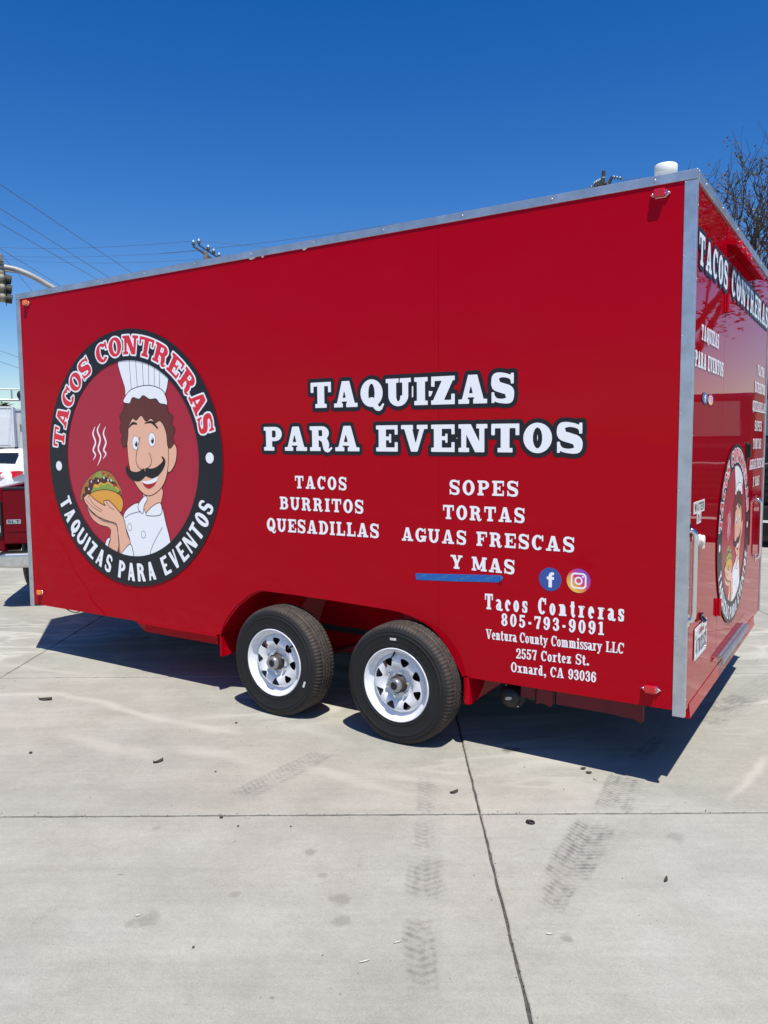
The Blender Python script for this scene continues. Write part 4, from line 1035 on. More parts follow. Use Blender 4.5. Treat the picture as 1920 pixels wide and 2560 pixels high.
def emblem(origin, r, rear, scale_x=1.):
    e = bpy.data.meshes.new('emblem')
    root = None
    lay = [0]
    def put(name, loops, m, up=True, tris=None):
        lay[0] += 1
        key = 'emb_' + name + str(lay[0])
        me = EMB_MESH.get(key)
        if me is None:
            V, T = tris if tris else fill(loops)
            me = bpy.data.meshes.new(name); me.from_pydata([(u, -lay[0] * LY / .914, v) for u, v in V], [], T); me.materials.append(m); EMB_MESH[key] = me
        o = bpy.data.objects.new(name, me); COL.objects.link(o)
        if root is None: return o
        o.parent = root; return o
    root_me = put('emblem', [ell(0, 0, .77, .77, 0, 356, 89)], E_RED)
    root = root_me
    root.location = origin; root.scale = (r * scale_x, r, r); root.rotation_euler = (0, 0, math.pi / 2 if rear else 0)
    root.parent = trailer; root.matrix_parent_inverse = trailer.matrix_world.inverted()
    root['label'] = 'round emblem with a moustached chef holding a taco, on the ' + ('door end' if rear else 'side')
    def S(n): return crom(ART[n], 5, True)
    def edge(P, wd=.007):
        n = len(P); o, i = [], []
        for k in range(n):
            a, b_ = P[k - 1], P[(k + 1) % n]; dx, dy = b_[0] - a[0], b_[1] - a[1]; l = math.hypot(dx, dy) or 1e-9
            o.append((P[k][0] - dy / l * wd, P[k][1] + dx / l * wd)); i.append((P[k][0] + dy / l * wd, P[k][1] - dx / l * wd))
        V = o + i; T = []
        for k in range(n):
            q = (k + 1) % n; T += [(k, q, n + q), (k, n + q, n + k)]
        def fixt(t):
            a, b_, c = (V[j] for j in t); return t if (b_[0]-a[0])*(c[1]-a[1])-(b_[1]-a[1])*(c[0]-a[0]) > 0 else t[::-1]
        return V, [fixt(t) for t in T]
    def shape(n, m, line=True, wd=.006, sharp=False):
        P = ART[n] if sharp else S(n)
        put(n, [P], m)
        if line: put(n + '_line', None, E_LINE, tris=edge(P, wd * .5))
    def lines(n, wds, m):
        rb = []
        for P in LINES[n]:
            W = wds if len(wds) == len(P) else [wds[0]] * len(P)
            rb.append(ribbon(P, W, 6))
        V, T = [], []
        for q in rb:
            h = len(q) // 2; b0 = len(V); V += q
            for k in range(h - 1):
                for t in ((k, k + 1, 2 * h - 2 - k), (k, 2 * h - 2 - k, 2 * h - 1 - k)):
                    a, b_, c = (q[j] for j in t)
                    T.append(tuple(b0 + j for j in (t if (b_[0]-a[0])*(c[1]-a[1])-(b_[1]-a[1])*(c[0]-a[0]) > 0 else t[::-1])))
        put(n, None, m, tris=(V, T))
    def dots(n, rx, ry, m):
        for P in LINES[n]: put(n, [ell(P[0][0], P[0][1], rx, ry, 0, 340, 17)], m)
    lines('steam', [.003, .016, .017, .017, .014, .003], M_WHITE)
    shape('hand_back', E_SKIN2)
    shape('taco_back', E_TORT); shape('lettuce_top', E_GREEN, False); shape('beef', E_BEEF, False); shape('cheese', E_CHEESE, False); shape('lettuce', E_GREEN, False)
    dots('tomato', .016, .012, E_TOM); dots('dots', .007, .010, M_WHITE)
    shape('shell', E_SHELL); shape('hat', M_WHITE); lines('pleat', [.0045], E_LINE)
    shape('neck', E_SKIN); shape('jacket', M_WHITE); shape('collar_l', M_WHITE); shape('collar_r', M_WHITE)
    dots('button', .026, .030, E_LINE); dots('button', .022, .026, M_WHITE); lines('seamline', [.0045], E_LINE)
    shape('ear', E_SKIN); shape('face', E_SKIN); shape('band', M_WHITE); shape('hair', E_HAIR)
    dots('eye', .041, .056, E_LINE); dots('eye', .038, .053, M_WHITE)
    for P in LINES['eye']:
        put('pupil', [ell(P[0][0] + .006, P[0][1] - .008, .016, .022, 0, 340, 17)], E_BLACK); put('eye_glint', [ell(P[0][0] + .001, P[0][1] + .004, .006, .007, 0, 330, 11)], M_WHITE)
    lines('brow', [.006, .020, .012], E_BLACK); lines('nose', [.005], E_LINE)
    put('mouth', [crom(LINES['mouth'][0], 4, True)], E_MOUTH); put('teeth', [crom(LINES['teeth'][0], 4, True)], M_WHITE)
    lines('stache', [.060, .075, .058, .030, .008], E_BLACK)
    shape('hand', E_SKIN); lines('finger', [.0045], E_LINE); shape('cuff_a', M_WHITE); shape('cuff_b', M_WHITE)
    put('ring', [ell(0, 0, 1, 1, 0, 357, 119), ell(0, 0, .762, .762, 0, 356, 89)], M_CHAR)
    def arc(txt, a0, a1, r0, r1, off, s, h, serif, sp, flip):
        L = abs(R_(a1 - a0)) * (r0 + r1) / 2; asp = L / abs(r1 - r0)
        W = word(txt, s, h, serif, sp, asp, off, 30); asp = W['width']
        def warp(loops):
            out = []
            for L in loops:
                Q = []
                for i, (u1, v1) in enumerate(L):
                    u0, v0 = L[i - 1]; n = max(1, int(math.hypot(u1 - u0, v1 - v0) / .12))
                    Q += [(u0 + (u1 - u0) * k / n, v0 + (v1 - v0) * k / n) for k in range(1, n + 1)]
                out.append([((r0 + (r1 - r0) * v) * math.cos(R_(a0 + (a1 - a0) * u / asp)), (r0 + (r1 - r0) * v) * math.sin(R_(a0 + (a1 - a0) * u / asp))) for u, v in Q])
            return fill(out)
        return W, warp
    W, wp = arc('TACOS CONTRERAS', 173.2, 12.6, .806, .950, .085, .32, .15, True, .12, False)
    put('arc_lettering_outline', None, M_WHITE, tris=wp(W['outline']))
    put('arc_lettering', None, E_LRED, tris=wp(W['fill']))
    W, wp = arc('TAQUIZAS PARA EVENTOS', -158.5, -20.5, .962, .818, 0., .205, .17, False, .17, True)
    put('arc_lettering', None, M_WHITE, tris=wp(W['fill']))
    put('ring_dot', [ell(-.879, -.058, .040, .040, 0, 345, 23)], M_WHITE); put('ring_dot', [ell(.872, .012, .040, .040, 0, 345, 23)], M_WHITE)
EMB_MESH = {}
E_RED = mat('emblem crimson print', (.42, .012, .038), .34); E_LRED = mat('emblem letter red', (.72, .022, .045), .34)
E_LINE = mat('emblem line print', (.025, .02, .02), .4); E_BLACK = mat('emblem black print', (.01, .01, .01), .4)
E_SKIN = mat('emblem skin print', (.86, .47, .32), .36); E_SKIN2 = mat('emblem shaded skin print', (.83, .44, .30), .36)
E_HAIR = mat('emblem brown print', (.125, .026, .020), .36); E_MOUTH = mat('emblem mouth print', (.42, .012, .02), .36)
E_TORT = mat('emblem tortilla print', (.42, .16, .045), .36); E_SHELL = mat('emblem shell print', (.78, .36, .055), .36)
E_GREEN = mat('emblem lettuce print', (.26, .36, .07), .36); E_BEEF = mat('emblem filling print', (.075, .022, .018), .36)
E_CHEESE = mat('emblem cheese print', (.78, .40, .05), .36); E_TOM = mat('emblem tomato print', (.45, .03, .02), .36)
emblem((-3.80, -.0012, 1.584), .914, False)

# ------------------------------------------------------------------ the door end
tp('rear_panel', MB().prism([(.03, ZP), (.818, ZP), (.818, PT), (.03, PT)], -.03, -.0005, 'x'), M_RED_REAR, 'red rear sheet left of the door')
tp('rear_panel', MB().prism([(1.872, ZP), (W_ - .031, ZP), (W_ - .031, PT), (1.872, PT)], -.03, -.0005, 'x'), M_RED_REAR, 'red rear sheet right of the door')
tp('rear_panel', MB().prism([(.8185, 2.705), (1.8715, 2.705), (1.8715, PT), (.8185, PT)], -.03, -.0005, 'x'), M_RED_REAR, 'red sheet above the door')
door = tp('rear_door', MB().prism([(.8205, .53), (1.8695, .53), (1.8695, 2.70), (.8205, 2.70)], -.03, -.0002, 'x'), M_RED_REAR, 'red rear door with the emblem on it')
tp('door_sill', MB().prism([(.819, ZP), (1.871, ZP), (1.871, .526), (.819, .526)], -.03, -.0006, 'x'), M_RED_REAR)
tp('door_jamb', MB().box(-.06, -.031, .79, 1.9, ZP, 2.75), M_DARK)
for z in (2.405, .765):
    b = MB(); b.box(.0015, .006, .825, .865, z - .045, z + .045); b.box(.0, .0055, .775, .819, z - .045, z + .045); b.cyl((.010, .822, z - .047), (0, 0, 1), .010, .094, 12)
    obj('hinge', b, M_RED_REAR, door, bevel=.001)
b = MB(); b.prism(rrect(1.705, 1.775, 1.555, 1.672, .02), .0013, .010, 'x'); lt = obj('latch', b, M_BLACK, door, bevel=.002)
b = MB(); b.box(.010, .028, 1.725, 1.755, 1.57, 1.655); obj('latch_lever', b, M_BLACK, lt, bevel=.004)
# drip hood and the three identification lamps
b = MB(); b.prism([(.0, 2.80), (.0, 2.712), (.046, 2.700), (.050, 2.704), (.050, 2.722), (.046, 2.726), (.004, 2.738), (.0025, 2.80)], .80, 1.89, 'y'); tp('drip_hood', b, M_RED, 'red drip hood over the door')
for y in (1.13, 1.30, 1.47):
    b = MB(); b.prism(rrect(y - .05, y + .05, 2.752, 2.792, .012), .004, .009, 'x'); o = tp('identification_lamp', b, M_CHROME)
    b = MB(); b.prism(rrect(y - .034, y + .034, 2.754, 2.790, .010), .009, .033, 'x'); obj('lens', b, M_LRED, o, bevel=.006)
# grab handles
for y, za, zb in ((.032, .845, 1.268), (2.32, .848, 1.262)):
    b = MB(); P = [(.004, y, za), (.018, y, za + .004), (.026, y, za + .018), (.027, y, za + .05), (.027, y, zb - .05), (.026, y, zb - .018), (.018, y, zb - .004), (.004, y, zb)]
    b.tube(P, [.013, .0125, .0115, .011, .011, .0115, .0125, .013], 12); b.box(.0005, .004, y - .022, y + .022, za - .03, za + .03); b.box(.0005, .004, y - .022, y + .022, zb - .03, zb + .03)
    tp('grab_handle', b, M_CHROME, 'chrome grab handle ' + ('by the corner post' if y < 1 else 'right of the door'))
M_DARKCHROME = mat('smoked chrome', (.12, .12, .12), .15, 1.)
# water inlet, plate light, plate, tread step
b = MB(); b.prism(rrect(.222, .282, 1.172, 1.226, .01), .0, .006, 'x'); b.lathe([(.0, .006), (.022, .006), (.024, .009), (.024, .024), (.019, .027), (.0, .027)], 24, 'x', c=(0, .252, 1.20)); b.box(.008, .026, .242, .262, 1.160, 1.18); tp('water_inlet', b, M_PVC, 'white water inlet fitting')
b = MB(); b.prism(rrect(.315, .37, .797, .822, .008), .0, .012, 'x'); b.cyl((.006, .34, .80), (.4, .05, -.4), .012, .026, 12); tp('plate_lamp', b, M_DARKCHROME, 'small chrome lamp above the licence plate', .003)
M_PLATE = mat('plate white', (.72, .74, .73), .35)
b = MB(); b.prism(rrect(.190, .495, .612, .772, .012), .0035, .0055, 'x'); plate = tp('licence_plate', b, M_PLATE, 'white licence plate reading 4TD2352')
M_NAVY = mat('plate navy', (.02, .028, .075), .4); M_PRED = mat('plate red script', (.42, .03, .04), .4)
lettering('4TD2352', 'rear', .215, .478, .635, .075, .17, .15, .16, 0., False, m=M_NAVY, col='navy', d=.0062, parent=plate)
lettering('California', 'rear', .275, .415, .727, .030, .2, .12, .05, 0., False, m=M_PRED, col='red', d=.0062, parent=plate)
for y in (.225, .46):
    for z in (.753, .628): obj('plate_screw', MB().sphere((.006, y, z), .007, 8, (.5, 1, 1)), M_ALU2, plate)
b = MB(); b.box(.0056, .0062, .200, .232, .715, .735); obj('month_sticker', b, mat('sticker grey', (.35, .36, .36), .5), plate)
b = MB(); b.box(.0056, .0062, .452, .484, .715, .735); obj('year_sticker', b, mat('sticker red', (.30, .12, .12), .5), plate)
M_TREAD = mat('tread plate', (.50, .52, .55), .35, .9, vary=.2, vscale=50)
b = MB(); b.prism([(.0, .480), (.030, .477), (.034, .470), (.034, .436), (.028, .439), (.028, .466), (.0, .470)], .86, 1.80, 'y'); step = tp('tread_step', b, M_TREAD, 'grey tread-plate step under the door')
b = MB()
for k in range(38):
    y = .875 + k * .0245; b.prism([(y, .440), (y + .012, .440), (y + .020, .468), (y + .008, .468)], .0341, .0362, 'x'); b.prism([(.008, y), (.016, y + .008), (.012, y + .012), (.004, y + .004)], .4785, .4815, 'z')
obj('tread_pattern', b, M_TREAD, step, kind='stuff')
b = MB(); b.prism([(.0, ZP - .002), (.0, .352), (.006, .352), (.009, .357), (.002, .425), (.001, .425)], .11, 2.33, 'y'); tp('rear_skirt', b, M_RED_REAR, 'red skirt along the foot of the door end')
b = MB(); b.prism([(.0, ZP), (-.03, ZP), (-.03, .352), (.0, .352)], .112, 2.33, 'y'); tp('rear_beam', b, M_RED)
# water sign
b = MB(); b.prism([(.105, 1.334), (.187, 1.334), (.187, 1.282), (.287, 1.282), (.287, 1.334), (.368, 1.334), (.368, 1.392), (.105, 1.392)], .0003, .0012, 'x'); ws = tp('water_label', b, mat('label white', (.72, .72, .70), .4), 'white label with black words WATER IN')
M_INK = mat('label black', (.012, .012, .012), .45)
lettering('WATER', 'rear', .122, .352, 1.343, .040, .24, .2, .18, 0., False, m=M_INK, col='black', d=.0015, parent=ws)
lettering('IN', 'rear', .205, .270, 1.289, .038, .24, .2, .22, 0., False, m=M_INK, col='black', d=.0015, parent=ws)
# lettering and badges of the door end
lettering('TACOS', 'rear', .070, .842, 2.478, .140, .26, .145, .22, 0., outline=.155, leftovers=True)
lettering('CONTRERAS', 'rear', .975, 2.565, 2.478, .140, .26, .145, .24, 0., outline=.155, leftovers=True)
lettering('TAQUIZAS', 'rear', .172, .630, 2.149, .072, .24, .15, .10)
lettering('PARA EVENTOS', 'rear', .042, .782, 2.017, .074, .24, .15, .12)
badge_round('rear', .302, 1.884, .0275, .070, 'f'); badge_round('rear', .448, 1.882, .0275, .070, 'i')
lettering('TACOS', 'rear', 2.12, 2.46, 2.118, .070, .24, .15, .2)
lettering('BURRITOS', 'rear', 2.02, 2.55, 2.000, .070, .24, .15, .15)
lettering('QUESADILLAS', 'rear', 1.935, 2.60, 1.872, .070, .24, .15, .1)
lettering('SOPES', 'rear', 2.07, 2.43, 1.742, .070, .24, .15, .2)
lettering('TORTAS', 'rear', 2.01, 2.42, 1.620, .070, .24, .15, .2)
lettering('AGUAS FRESCAS', 'rear', 1.878, 2.605, 1.484, .068, .24, .15, .08)
lettering('Y MAS', 'rear', 2.07, 2.38, 1.362, .068, .24, .15, .2)
emblem((.0032, 1.325, 1.123), .535, True, .585 / .535)

# ------------------------------------------------------------------ the strip of blue tape
b = MB()
top = [(-1.443, .955), (-1.30, .9635), (-1.18, .971), (-1.05, .979), (-.932, .9855), (-.921, .9835), (-.914, .975)]
bot = [(-1.439, .918), (-1.30, .925), (-1.18, .931), (-1.05, .9405), (-.938, .947), (-.926, .955), (-.914, .968)]
n = len(top)
V = [(x, -.0009 - (.004 if i == n - 1 else .0), z) for i, (x, z) in enumerate(top)] + [(x, -.0009 - (.009 if i > n - 3 else .0), z) for i, (x, z) in enumerate(bot)]
V += [(x, y - .0004, z) for x, y, z in V]
F = [(2 * n + i, 2 * n + n + i, 2 * n + n + i + 1, 2 * n + i + 1) for i in range(n - 1)] + [(i, i + 1, n + i + 1, n + i) for i in range(n - 1)] + [(i, 2 * n + i, 2 * n + i + 1, i + 1) for i in range(n - 1)] + [(n + i, n + i + 1, 3 * n + i + 1, 3 * n + i) for i in range(n - 1)]
b.add(V, F)
tag(obj('masking_tape', b, M_BLUE), 'strip of blue masking tape stuck below the words Y MAS on the trailer side', 'tape')

# ------------------------------------------------------------------ the towing pickup
XR = 0.
pk = thing('pickup_truck', 'dark red pickup truck with chrome rear bumper parked beyond the front of the trailer', 'pickup', (0, 0, 0))
def pp(name, mb, m, label=None, bevel=0., parent=None, seg=2): return obj(name, mb, m, parent or pk, label, bevel, seg)
YL, YR = 0., 1.96
b = MB()
for y0, y1 in ((YL, YL + .10), (YR - .10, YR)): b.prism([(XR - .02, .60), (XR - .02, 1.262), (XR - 2.45, 1.27), (XR - 2.45, .50), (XR - 1.62, .50)] + ell(XR - 1.18, .40, .46, .46, 160, 20, 12) + [(XR - .70, .52)], y0, y1)
pp('bed_side', b, M_TRUCK, None, .02)
pp('bed_floor', MB().box(XR - 2.45, XR - .05, YL + .101, YR - .101, .72, .80), M_DARK)
tg = pp('tailgate', MB().box(XR - .055, XR, YL + .092, YR - .092, .672, 1.235), M_TRUCK, 'dark red tailgate with a small silver badge', .012)
b = MB(); b.box(XR + .0005, XR + .006, YL + .12, YR - .12, .80, 1.13); obj('tailgate_panel', b, M_TRUCK, tg, bevel=.005)
b = MB(); b.box(XR - .07, XR + .004, YL + .09, YR - .09, 1.2355, 1.265); obj('tailgate_cap', b, M_BLACK, tg, bevel=.006)
b = MB(); b.box(XR + .0062, XR + .010, .125, .262, .885, .930); bd = obj('badge', b, M_ALU, tg)
W = word('SLT', .24, .2, False, .16, 2.8, 0., 30); V, T = fill(W['fill'])
me = bpy.data.meshes.new('badge_lettering'); me.from_pydata([(XR + .0105, .136 + u * .041, .892 + v * .030) for u, v in V], [], T); link('badge_lettering', me, M_BLACK, tg)
for y0, y1 in ((YL + .002, YL + .085), (YR - .085, YR - .002)):
    o = pp('tail_lamp', MB().box(XR - .05, XR + .006, y0, y1, .755, 1.115), M_GLASS, None, .012)
    b = MB(); b.box(XR + .0062, XR + .009, y0 + .02, y1 - .02, .80, .87); obj('reverse_lens', b, mat('clear lens', (.35, .36, .36), .2), o)
b = MB(); b.prism([(XR - .16, YL + .02), (XR + .06, YL + .02), (XR + .13, YL + .12), (XR + .15, YL + .5), (XR + .15, YR - .5), (XR + .13, YR - .12), (XR + .06, YR - .02), (XR - .16, YR - .02)], .438, .590, 'z')
bp = pp('rear_bumper', b, M_CHROMEB, None, .03, seg=3)
b = MB(); b.box(XR + .0, XR + .10, YL + .06, YR - .06, .5905, .60); obj('bumper_pad', b, M_BLACK, bp)
pp('hitch', MB().box(XR - .1, XR + .17, .92, 1.04, .33, .435), M_DARK)
b = MB(); b.prism([(XR - 2.48, .48), (XR - 2.48, 1.30), (XR - 2.5, 1.80), (XR - 2.7, 1.90), (XR - 3.9, 1.90), (XR - 4.25, 1.80), (XR - 4.75, 1.28), (XR - 6, 1.16), (XR - 6.15, 1.05), (XR - 6.15, .45), (XR - 5.75, .45)] + ell(XR - 5.28, .40, .46, .46, 170, 10, 12) + [(XR - 4.8, .42)], YL + .03, YR - .03)
pp('cab', b, M_TRUCK, None, .05, seg=3)
b = MB(); b.box(XR - 2.499, XR - 2.47, YL + .25, YR - .25, 1.36, 1.74); pp('rear_window', b, M_GLASS)
for y0, y1 in ((YL + .022, YL + .035), (YR - .035, YR - .022)):
    b = MB(); b.prism([(XR - 2.65, 1.34), (XR - 2.65, 1.76), (XR - 3.95, 1.78), (XR - 4.48, 1.36)], y0, y1); pp('side_window', b, M_GLASS)
def road_wheel(root, x, y, r, wd, face):
    b = MB(); b.lathe([(r * .62, wd / 2), (r * .9, wd / 2), (r, wd * .34), (r, -wd * .34), (r * .9, -wd / 2), (r * .62, -wd / 2)], 32, 'y', True); t = obj('wheel', b, M_TYRE); t.location = (x, y, r); bpy.context.view_layer.update()
    t.parent = root; t.matrix_parent_inverse = root.matrix_world.inverted()
    b = MB(); f = -1 if face < 0 else 1; b.lathe([(r * .63, f * wd * .44), (r * .55, f * wd * .36), (r * .2, f * wd * .42), (0., f * wd * .42)], 24, 'y'); b.lathe([(r * .63, -wd * .4), (r * .63, wd * .4)], 24, 'y')
    c = obj('rim', b, M_ALU); c.parent = t
for x in (XR - 1.18, XR - 5.28):
    road_wheel(pk, x, YL + .20, .40, .26, -1); road_wheel(pk, x, YR - .20, .40, .26, 1)
pp('chassis', MB().box(XR - 5.6, XR - .1, YL + .35, YR - .35, .38, .56), M_DARK)

pk.location = (-6.97, .865, 0); pk.rotation_euler = (0, 0, R_(-45)); bpy.context.view_layer.update()

# ------------------------------------------------------------------ cars
def loft(b, secs, smooth=True, caps=True):
    m = len(secs[0]); V = [q for s_ in secs for q in s_]
    F = [(i * m + k, i * m + (k + 1) % m, (i + 1) * m + (k + 1) % m, (i + 1) * m + k) for i in range(len(secs) - 1) for k in range(m)]
    b.add(V, F, smooth)
    if caps: b.add(secs[0], [tuple(range(m))]); b.add(secs[-1], [tuple(range(m))[::-1]])
def sedan(loc, rotz, label):
    """four-door saloon, nose towards +x of its own frame"""
    root = thing('white_car', label, 'car', loc, rotz)
    def lo(name, mb, m, lab=None, bevel=0., par=None, seg=2):
        o = obj(name, mb, m, None, lab, bevel, seg); o.parent = par or root; return o
    def ring(x, hw, zb, zs, zt):
        half = [(.0, zb), (hw * .86, zb), (hw * .97, zb + .12), (hw, zs - .22), (hw * .985, zs - .06), (hw * .90, zt - .015), (hw * .55, zt + .012), (.0, zt + .02)]
        return [(x, y, z) for y, z in half] + [(x, -y, z) for y, z in half[-2:0:-1]]
    b = MB()
    loft(b, [ring(-2.28, .70, .36, .90, .96), ring(-2.24, .80, .28, 1.0, 1.06), ring(-2.05, .86, .24, 1.02, 1.09), ring(-1.4, .89, .22, .96, 1.06), ring(-.4, .90, .20, .92, .99), ring(.7, .90, .20, .90, .97), ring(1.4, .89, .21, .87, .93), ring(2.0, .85, .24, .78, .82), ring(2.24, .74, .32, .66, .68)])
    body = lo('body', b, M_WHITEP)
    def cab(x, hw, zt, zb=.93):
        half = [(.0, zb), (hw + .10, zb), (hw + .055, zb + (zt - zb) * .5), (hw, zt - .06), (hw * .88, zt - .012), (hw * .5, zt), (.0, zt + .005)]
        return [(x, y, z) for y, z in half] + [(x, -y, z) for y, z in half[-2:0:-1]]
    b = MB(); loft(b, [cab(-1.92, .70, 1.06), cab(-1.70, .66, 1.16), cab(-1.30, .60, 1.36), cab(-1.05, .575, 1.43), cab(-.5, .57, 1.46), cab(.05, .57, 1.44), cab(.4, .60, 1.34), cab(.85, .66, 1.10), cab(1.1, .70, .97)]); lo('cabin', b, M_WHITEP)
    b = MB(); b.add([(-1.70, -.60, 1.16), (-1.70, .60, 1.16), (-1.33, .50, 1.365), (-1.33, -.50, 1.365)], [(0, 1, 2, 3)]); b.v = [(x - .02, y, z + .012) for x, y, z in b.v]; lo('rear_window', b, M_GLASS)
    b = MB(); b.add([(1.0, -.62, 1.04), (1.0, .62, 1.04), (.30, .52, 1.385), (.30, -.52, 1.385)], [(0, 1, 2, 3)]); b.v = [(x + .02, y, z + .015) for x, y, z in b.v]; lo('windscreen', b, M_GLASS)
    for sgn in (-1, 1):
        for xs in (((-1.48, 1.0), (-1.22, 1.30), (-.62, 1.38), (-.60, 1.0)), ((-.54, 1.0), (-.56, 1.38), (.06, 1.37), (.62, 1.0))):
            V = [(x, sgn * (.705 - (z - 1.0) * .30), z) for x, z in xs]
            b = MB(); b.add(V + [(x, y - sgn * .02, z) for x, y, z in V], [(0, 1, 2, 3), (4, 7, 6, 5), (0, 4, 5, 1), (1, 5, 6, 2), (2, 6, 7, 3), (3, 7, 4, 0)]); lo('side_window', b, M_GLASS)
        P = [(x, y, z + .09) for x, y, z in ((-2.262, .30, .90), (-2.235, .52, .91), (-2.16, .72, .925), (-2.02, .835, .93), (-1.86, .875, .91), (-2.0, .87, .85), (-2.17, .80, .80), (-2.265, .55, .80), (-2.285, .32, .82))]
        b = MB(); V = [(x - .045, sgn * (y + .035), z) for x, y, z in P] + [(x + .06, sgn * (y - .06), z) for x, y, z in P]; n = len(P)
        b.add(V, [tuple(range(n)), tuple(range(2 * n - 1, n - 1, -1))] + [(i, (i + 1) % n, n + (i + 1) % n, n + i) for i in range(n)]); tl = lo('tail_lamp', b, M_LRED, 'red wrap-round tail lamp')
        b = MB(); b.sphere((-2.18, sgn * .73, .95), .035, 8, (1, 1, .8)); lo('indicator', b, M_LAMB, None, 0., tl)
        for x in (-1.32, 1.38):
            b = MB(); b.lathe([(.20, .10), (.29, .105), (.315, .07), (.315, -.07), (.29, -.105), (.20, -.10)], 28, 'y', c=(x, sgn * .80, .315)); wv = lo('wheel', b, M_TYRE)
            b = MB(); b.lathe([(.205, sgn * .10), (.17, sgn * .085), (.05, sgn * .10), (0, sgn * .10)], 20, 'y', c=(x, sgn * .80, .315)); lo('rim', b, M_ALU, None, 0., wv)
    b = MB(); b.box(-2.285, -2.262, -.27, .27, .60, .72); lo('number_plate', b, M_PLATE)
    b = MB(); b.box(-.62, -.52, -.02, .02, 1.455, 1.50); lo('aerial', b, M_BLACK)
    return root
wc = sedan((-17.40, 8.13, 0), R_(118), 'white saloon car with a red tail lamp parked behind the pickup, facing the grey building')
wc.scale = (1, 1, 1.12)

def van(loc, label):
    """tall dark step van seen from its nose, nose towards -y"""
    root = thing('black_truck', label, 'truck', loc, 0., 'dark trucks parked beyond the trailer')
    def lo(name, mb, m, bevel=0., par=None, seg=2):
        o = obj(name, mb, m, None, None, bevel, seg); o.parent = par or root; return o
    b = MB(); b.prism([(0., .48), (0., 1.28), (.10, 1.56), (.55, 1.68), (1.0, 2.42), (1.2, 2.50), (6.0, 2.50), (6.0, .48), (4.9, .48)] + ell(4.45, .42, .45, .42, 0, 180, 10) + [(1.4, .48)] + ell(.95, .42, .45, .42, 0, 180, 10) + [(.48, .46)], -.99, .99, 'x')
    lo('body', b, M_BLACKP, .05, None, 3)
    b = MB(); b.add([(-.84, .60, 1.74), (.84, .60, 1.74), (.76, .97, 2.34), (-.76, .97, 2.34)], [(0, 1, 2, 3)]); b.v = [(x, y - .025, z + .012) for x, y, z in b.v]; lo('windscreen', b, mat('windscreen glass', (.05, .09, .085), .03, spec=.9))
    g = lo('grille', MB().box(-.72, .72, -.025, -.002, .72, 1.30), M_BLACK, .01)
    b = MB()
    for k in range(5): b.box(-.70, .70, -.034, -.0255, .78 + k * .105, .80 + k * .105)
    lo('grille_bar', b, M_BLACKP, 0., g)
    lo('bonnet_trim', MB().box(-.93, .93, -.012, .02, 1.305, 1.325), M_CHROMEB)
    for s_ in (-1, 1):
        lo('headlamp', MB().box(s_ * .84 - .11, s_ * .84 + .11, -.02, .03, 1.02, 1.24), mat('headlamp glass', (.16, .17, .18), .08), .02)
        b = MB(); b.box(s_ * 1.12 - .09, s_ * 1.12 + .09, .62, .70, 1.70, 2.0); b.box(s_ * .99 - .02, s_ * 1.1 + .02, .65, .68, 1.8, 1.84); lo('wing_mirror', b, M_BLACK, .01)
        for y in (.95, 4.45):
            b = MB(); b.lathe([(.24, .12), (.36, .12), (.39, .08), (.39, -.08), (.36, -.12), (.24, -.12)], 28, 'x', c=(s_ * .86, y, .39)); b.lathe([(.24, s_ * .1), (0, s_ * .1)], 20, 'x', c=(s_ * .86, y, .39)); lo('wheel', b, M_TYRE)
    bm_ = lo('front_bumper', MB().box(-1.0, 1.0, -.10, .2, .40, .66), M_BLACK, .03)
    lo('bumper_strip', MB().box(-.97, .97, -.112, -.1005, .40, .435), M_PVC, 0., bm_)
    lo('air_dam', MB().box(-.9, .9, -.05, .3, .10, .40), M_BLACK, .02)
    return root
van((-.42, 9.75, 0), 'tall black truck whose nose peeps out behind the red door end of the trailer')
van((2.12, 9.95, 0), 'second tall black truck parked beside the first, mirrored in the lower red door')

# ------------------------------------------------------------------ the building on the left
M_WALL = mat('grey white stucco', (.50, .52, .55), .85, vary=.05, vscale=1.2)
M_WALL2 = mat('pale sign box', (.60, .64, .67), .7, vary=.05, vscale=2)
M_STONE = mat('grey stone base', (.27, .26, .24), .9, vary=.15, vscale=3)
ang = math.atan2(.80, .60)       # the wall faces the yard, turned a little from the trailer's axis
bd = thing('stucco_building', 'low pale stucco building with a projecting white sign box behind the parked white car', 'building', (-31.4, 16.6, 0), ang)
def bp_(name, mb, m, bevel=0., par=None):
    o = obj(name, mb, m, None, None, bevel); o.parent = par or bd; return o
# local frame: x along the wall (to the right as seen from the yard), -y towards the yard
bp_('wall', MB().box(-14, 9, .25, 8, 0, 3.27), M_WALL)
bp_('coping', MB().box(-14.05, 9.05, .20, 8.05, 3.271, 3.36), M_WALL)
bp_('ledge', MB().box(.25, 9.0, .13, .249, 2.60, 2.68), M_STONE)
sb = bp_('sign_box', MB().box(-9, .10, -.85, .249, 1.66, 3.40), M_WALL2, .02)
b = MB(); b.box(-9, -.05, -.87, -.8505, 1.76, 2.98); b.box(-9, .10, -.88, -.8506, 3.33, 3.40); b.box(.02, .10, -.88, -.8506, 1.66, 3.33); b.box(-.14, -.10, -.875, -.8505, 1.70, 3.30); bp_('sign_panel', b, M_WALL2, .004, sb)
bp_('stone_base', MB().box(-13.9, -.45, .20, .249, 0, 1.64), M_STONE)
for x in (2.2, 5.2): 
    o = bp_('window', MB().box(x, x + 1.4, .20, .249, 1.0, 2.2), M_GLASS); 
    b = MB(); b.box(x - .06, x, .19, .25, .94, 2.26); b.box(x + 1.4, x + 1.46, .19, .25, .94, 2.26); b.box(x, x + 1.4, .19, .25, 2.2, 2.26); b.box(x, x + 1.4, .19, .25, .94, 1.0); bp_('window_frame', b, M_ALU, 0., o)

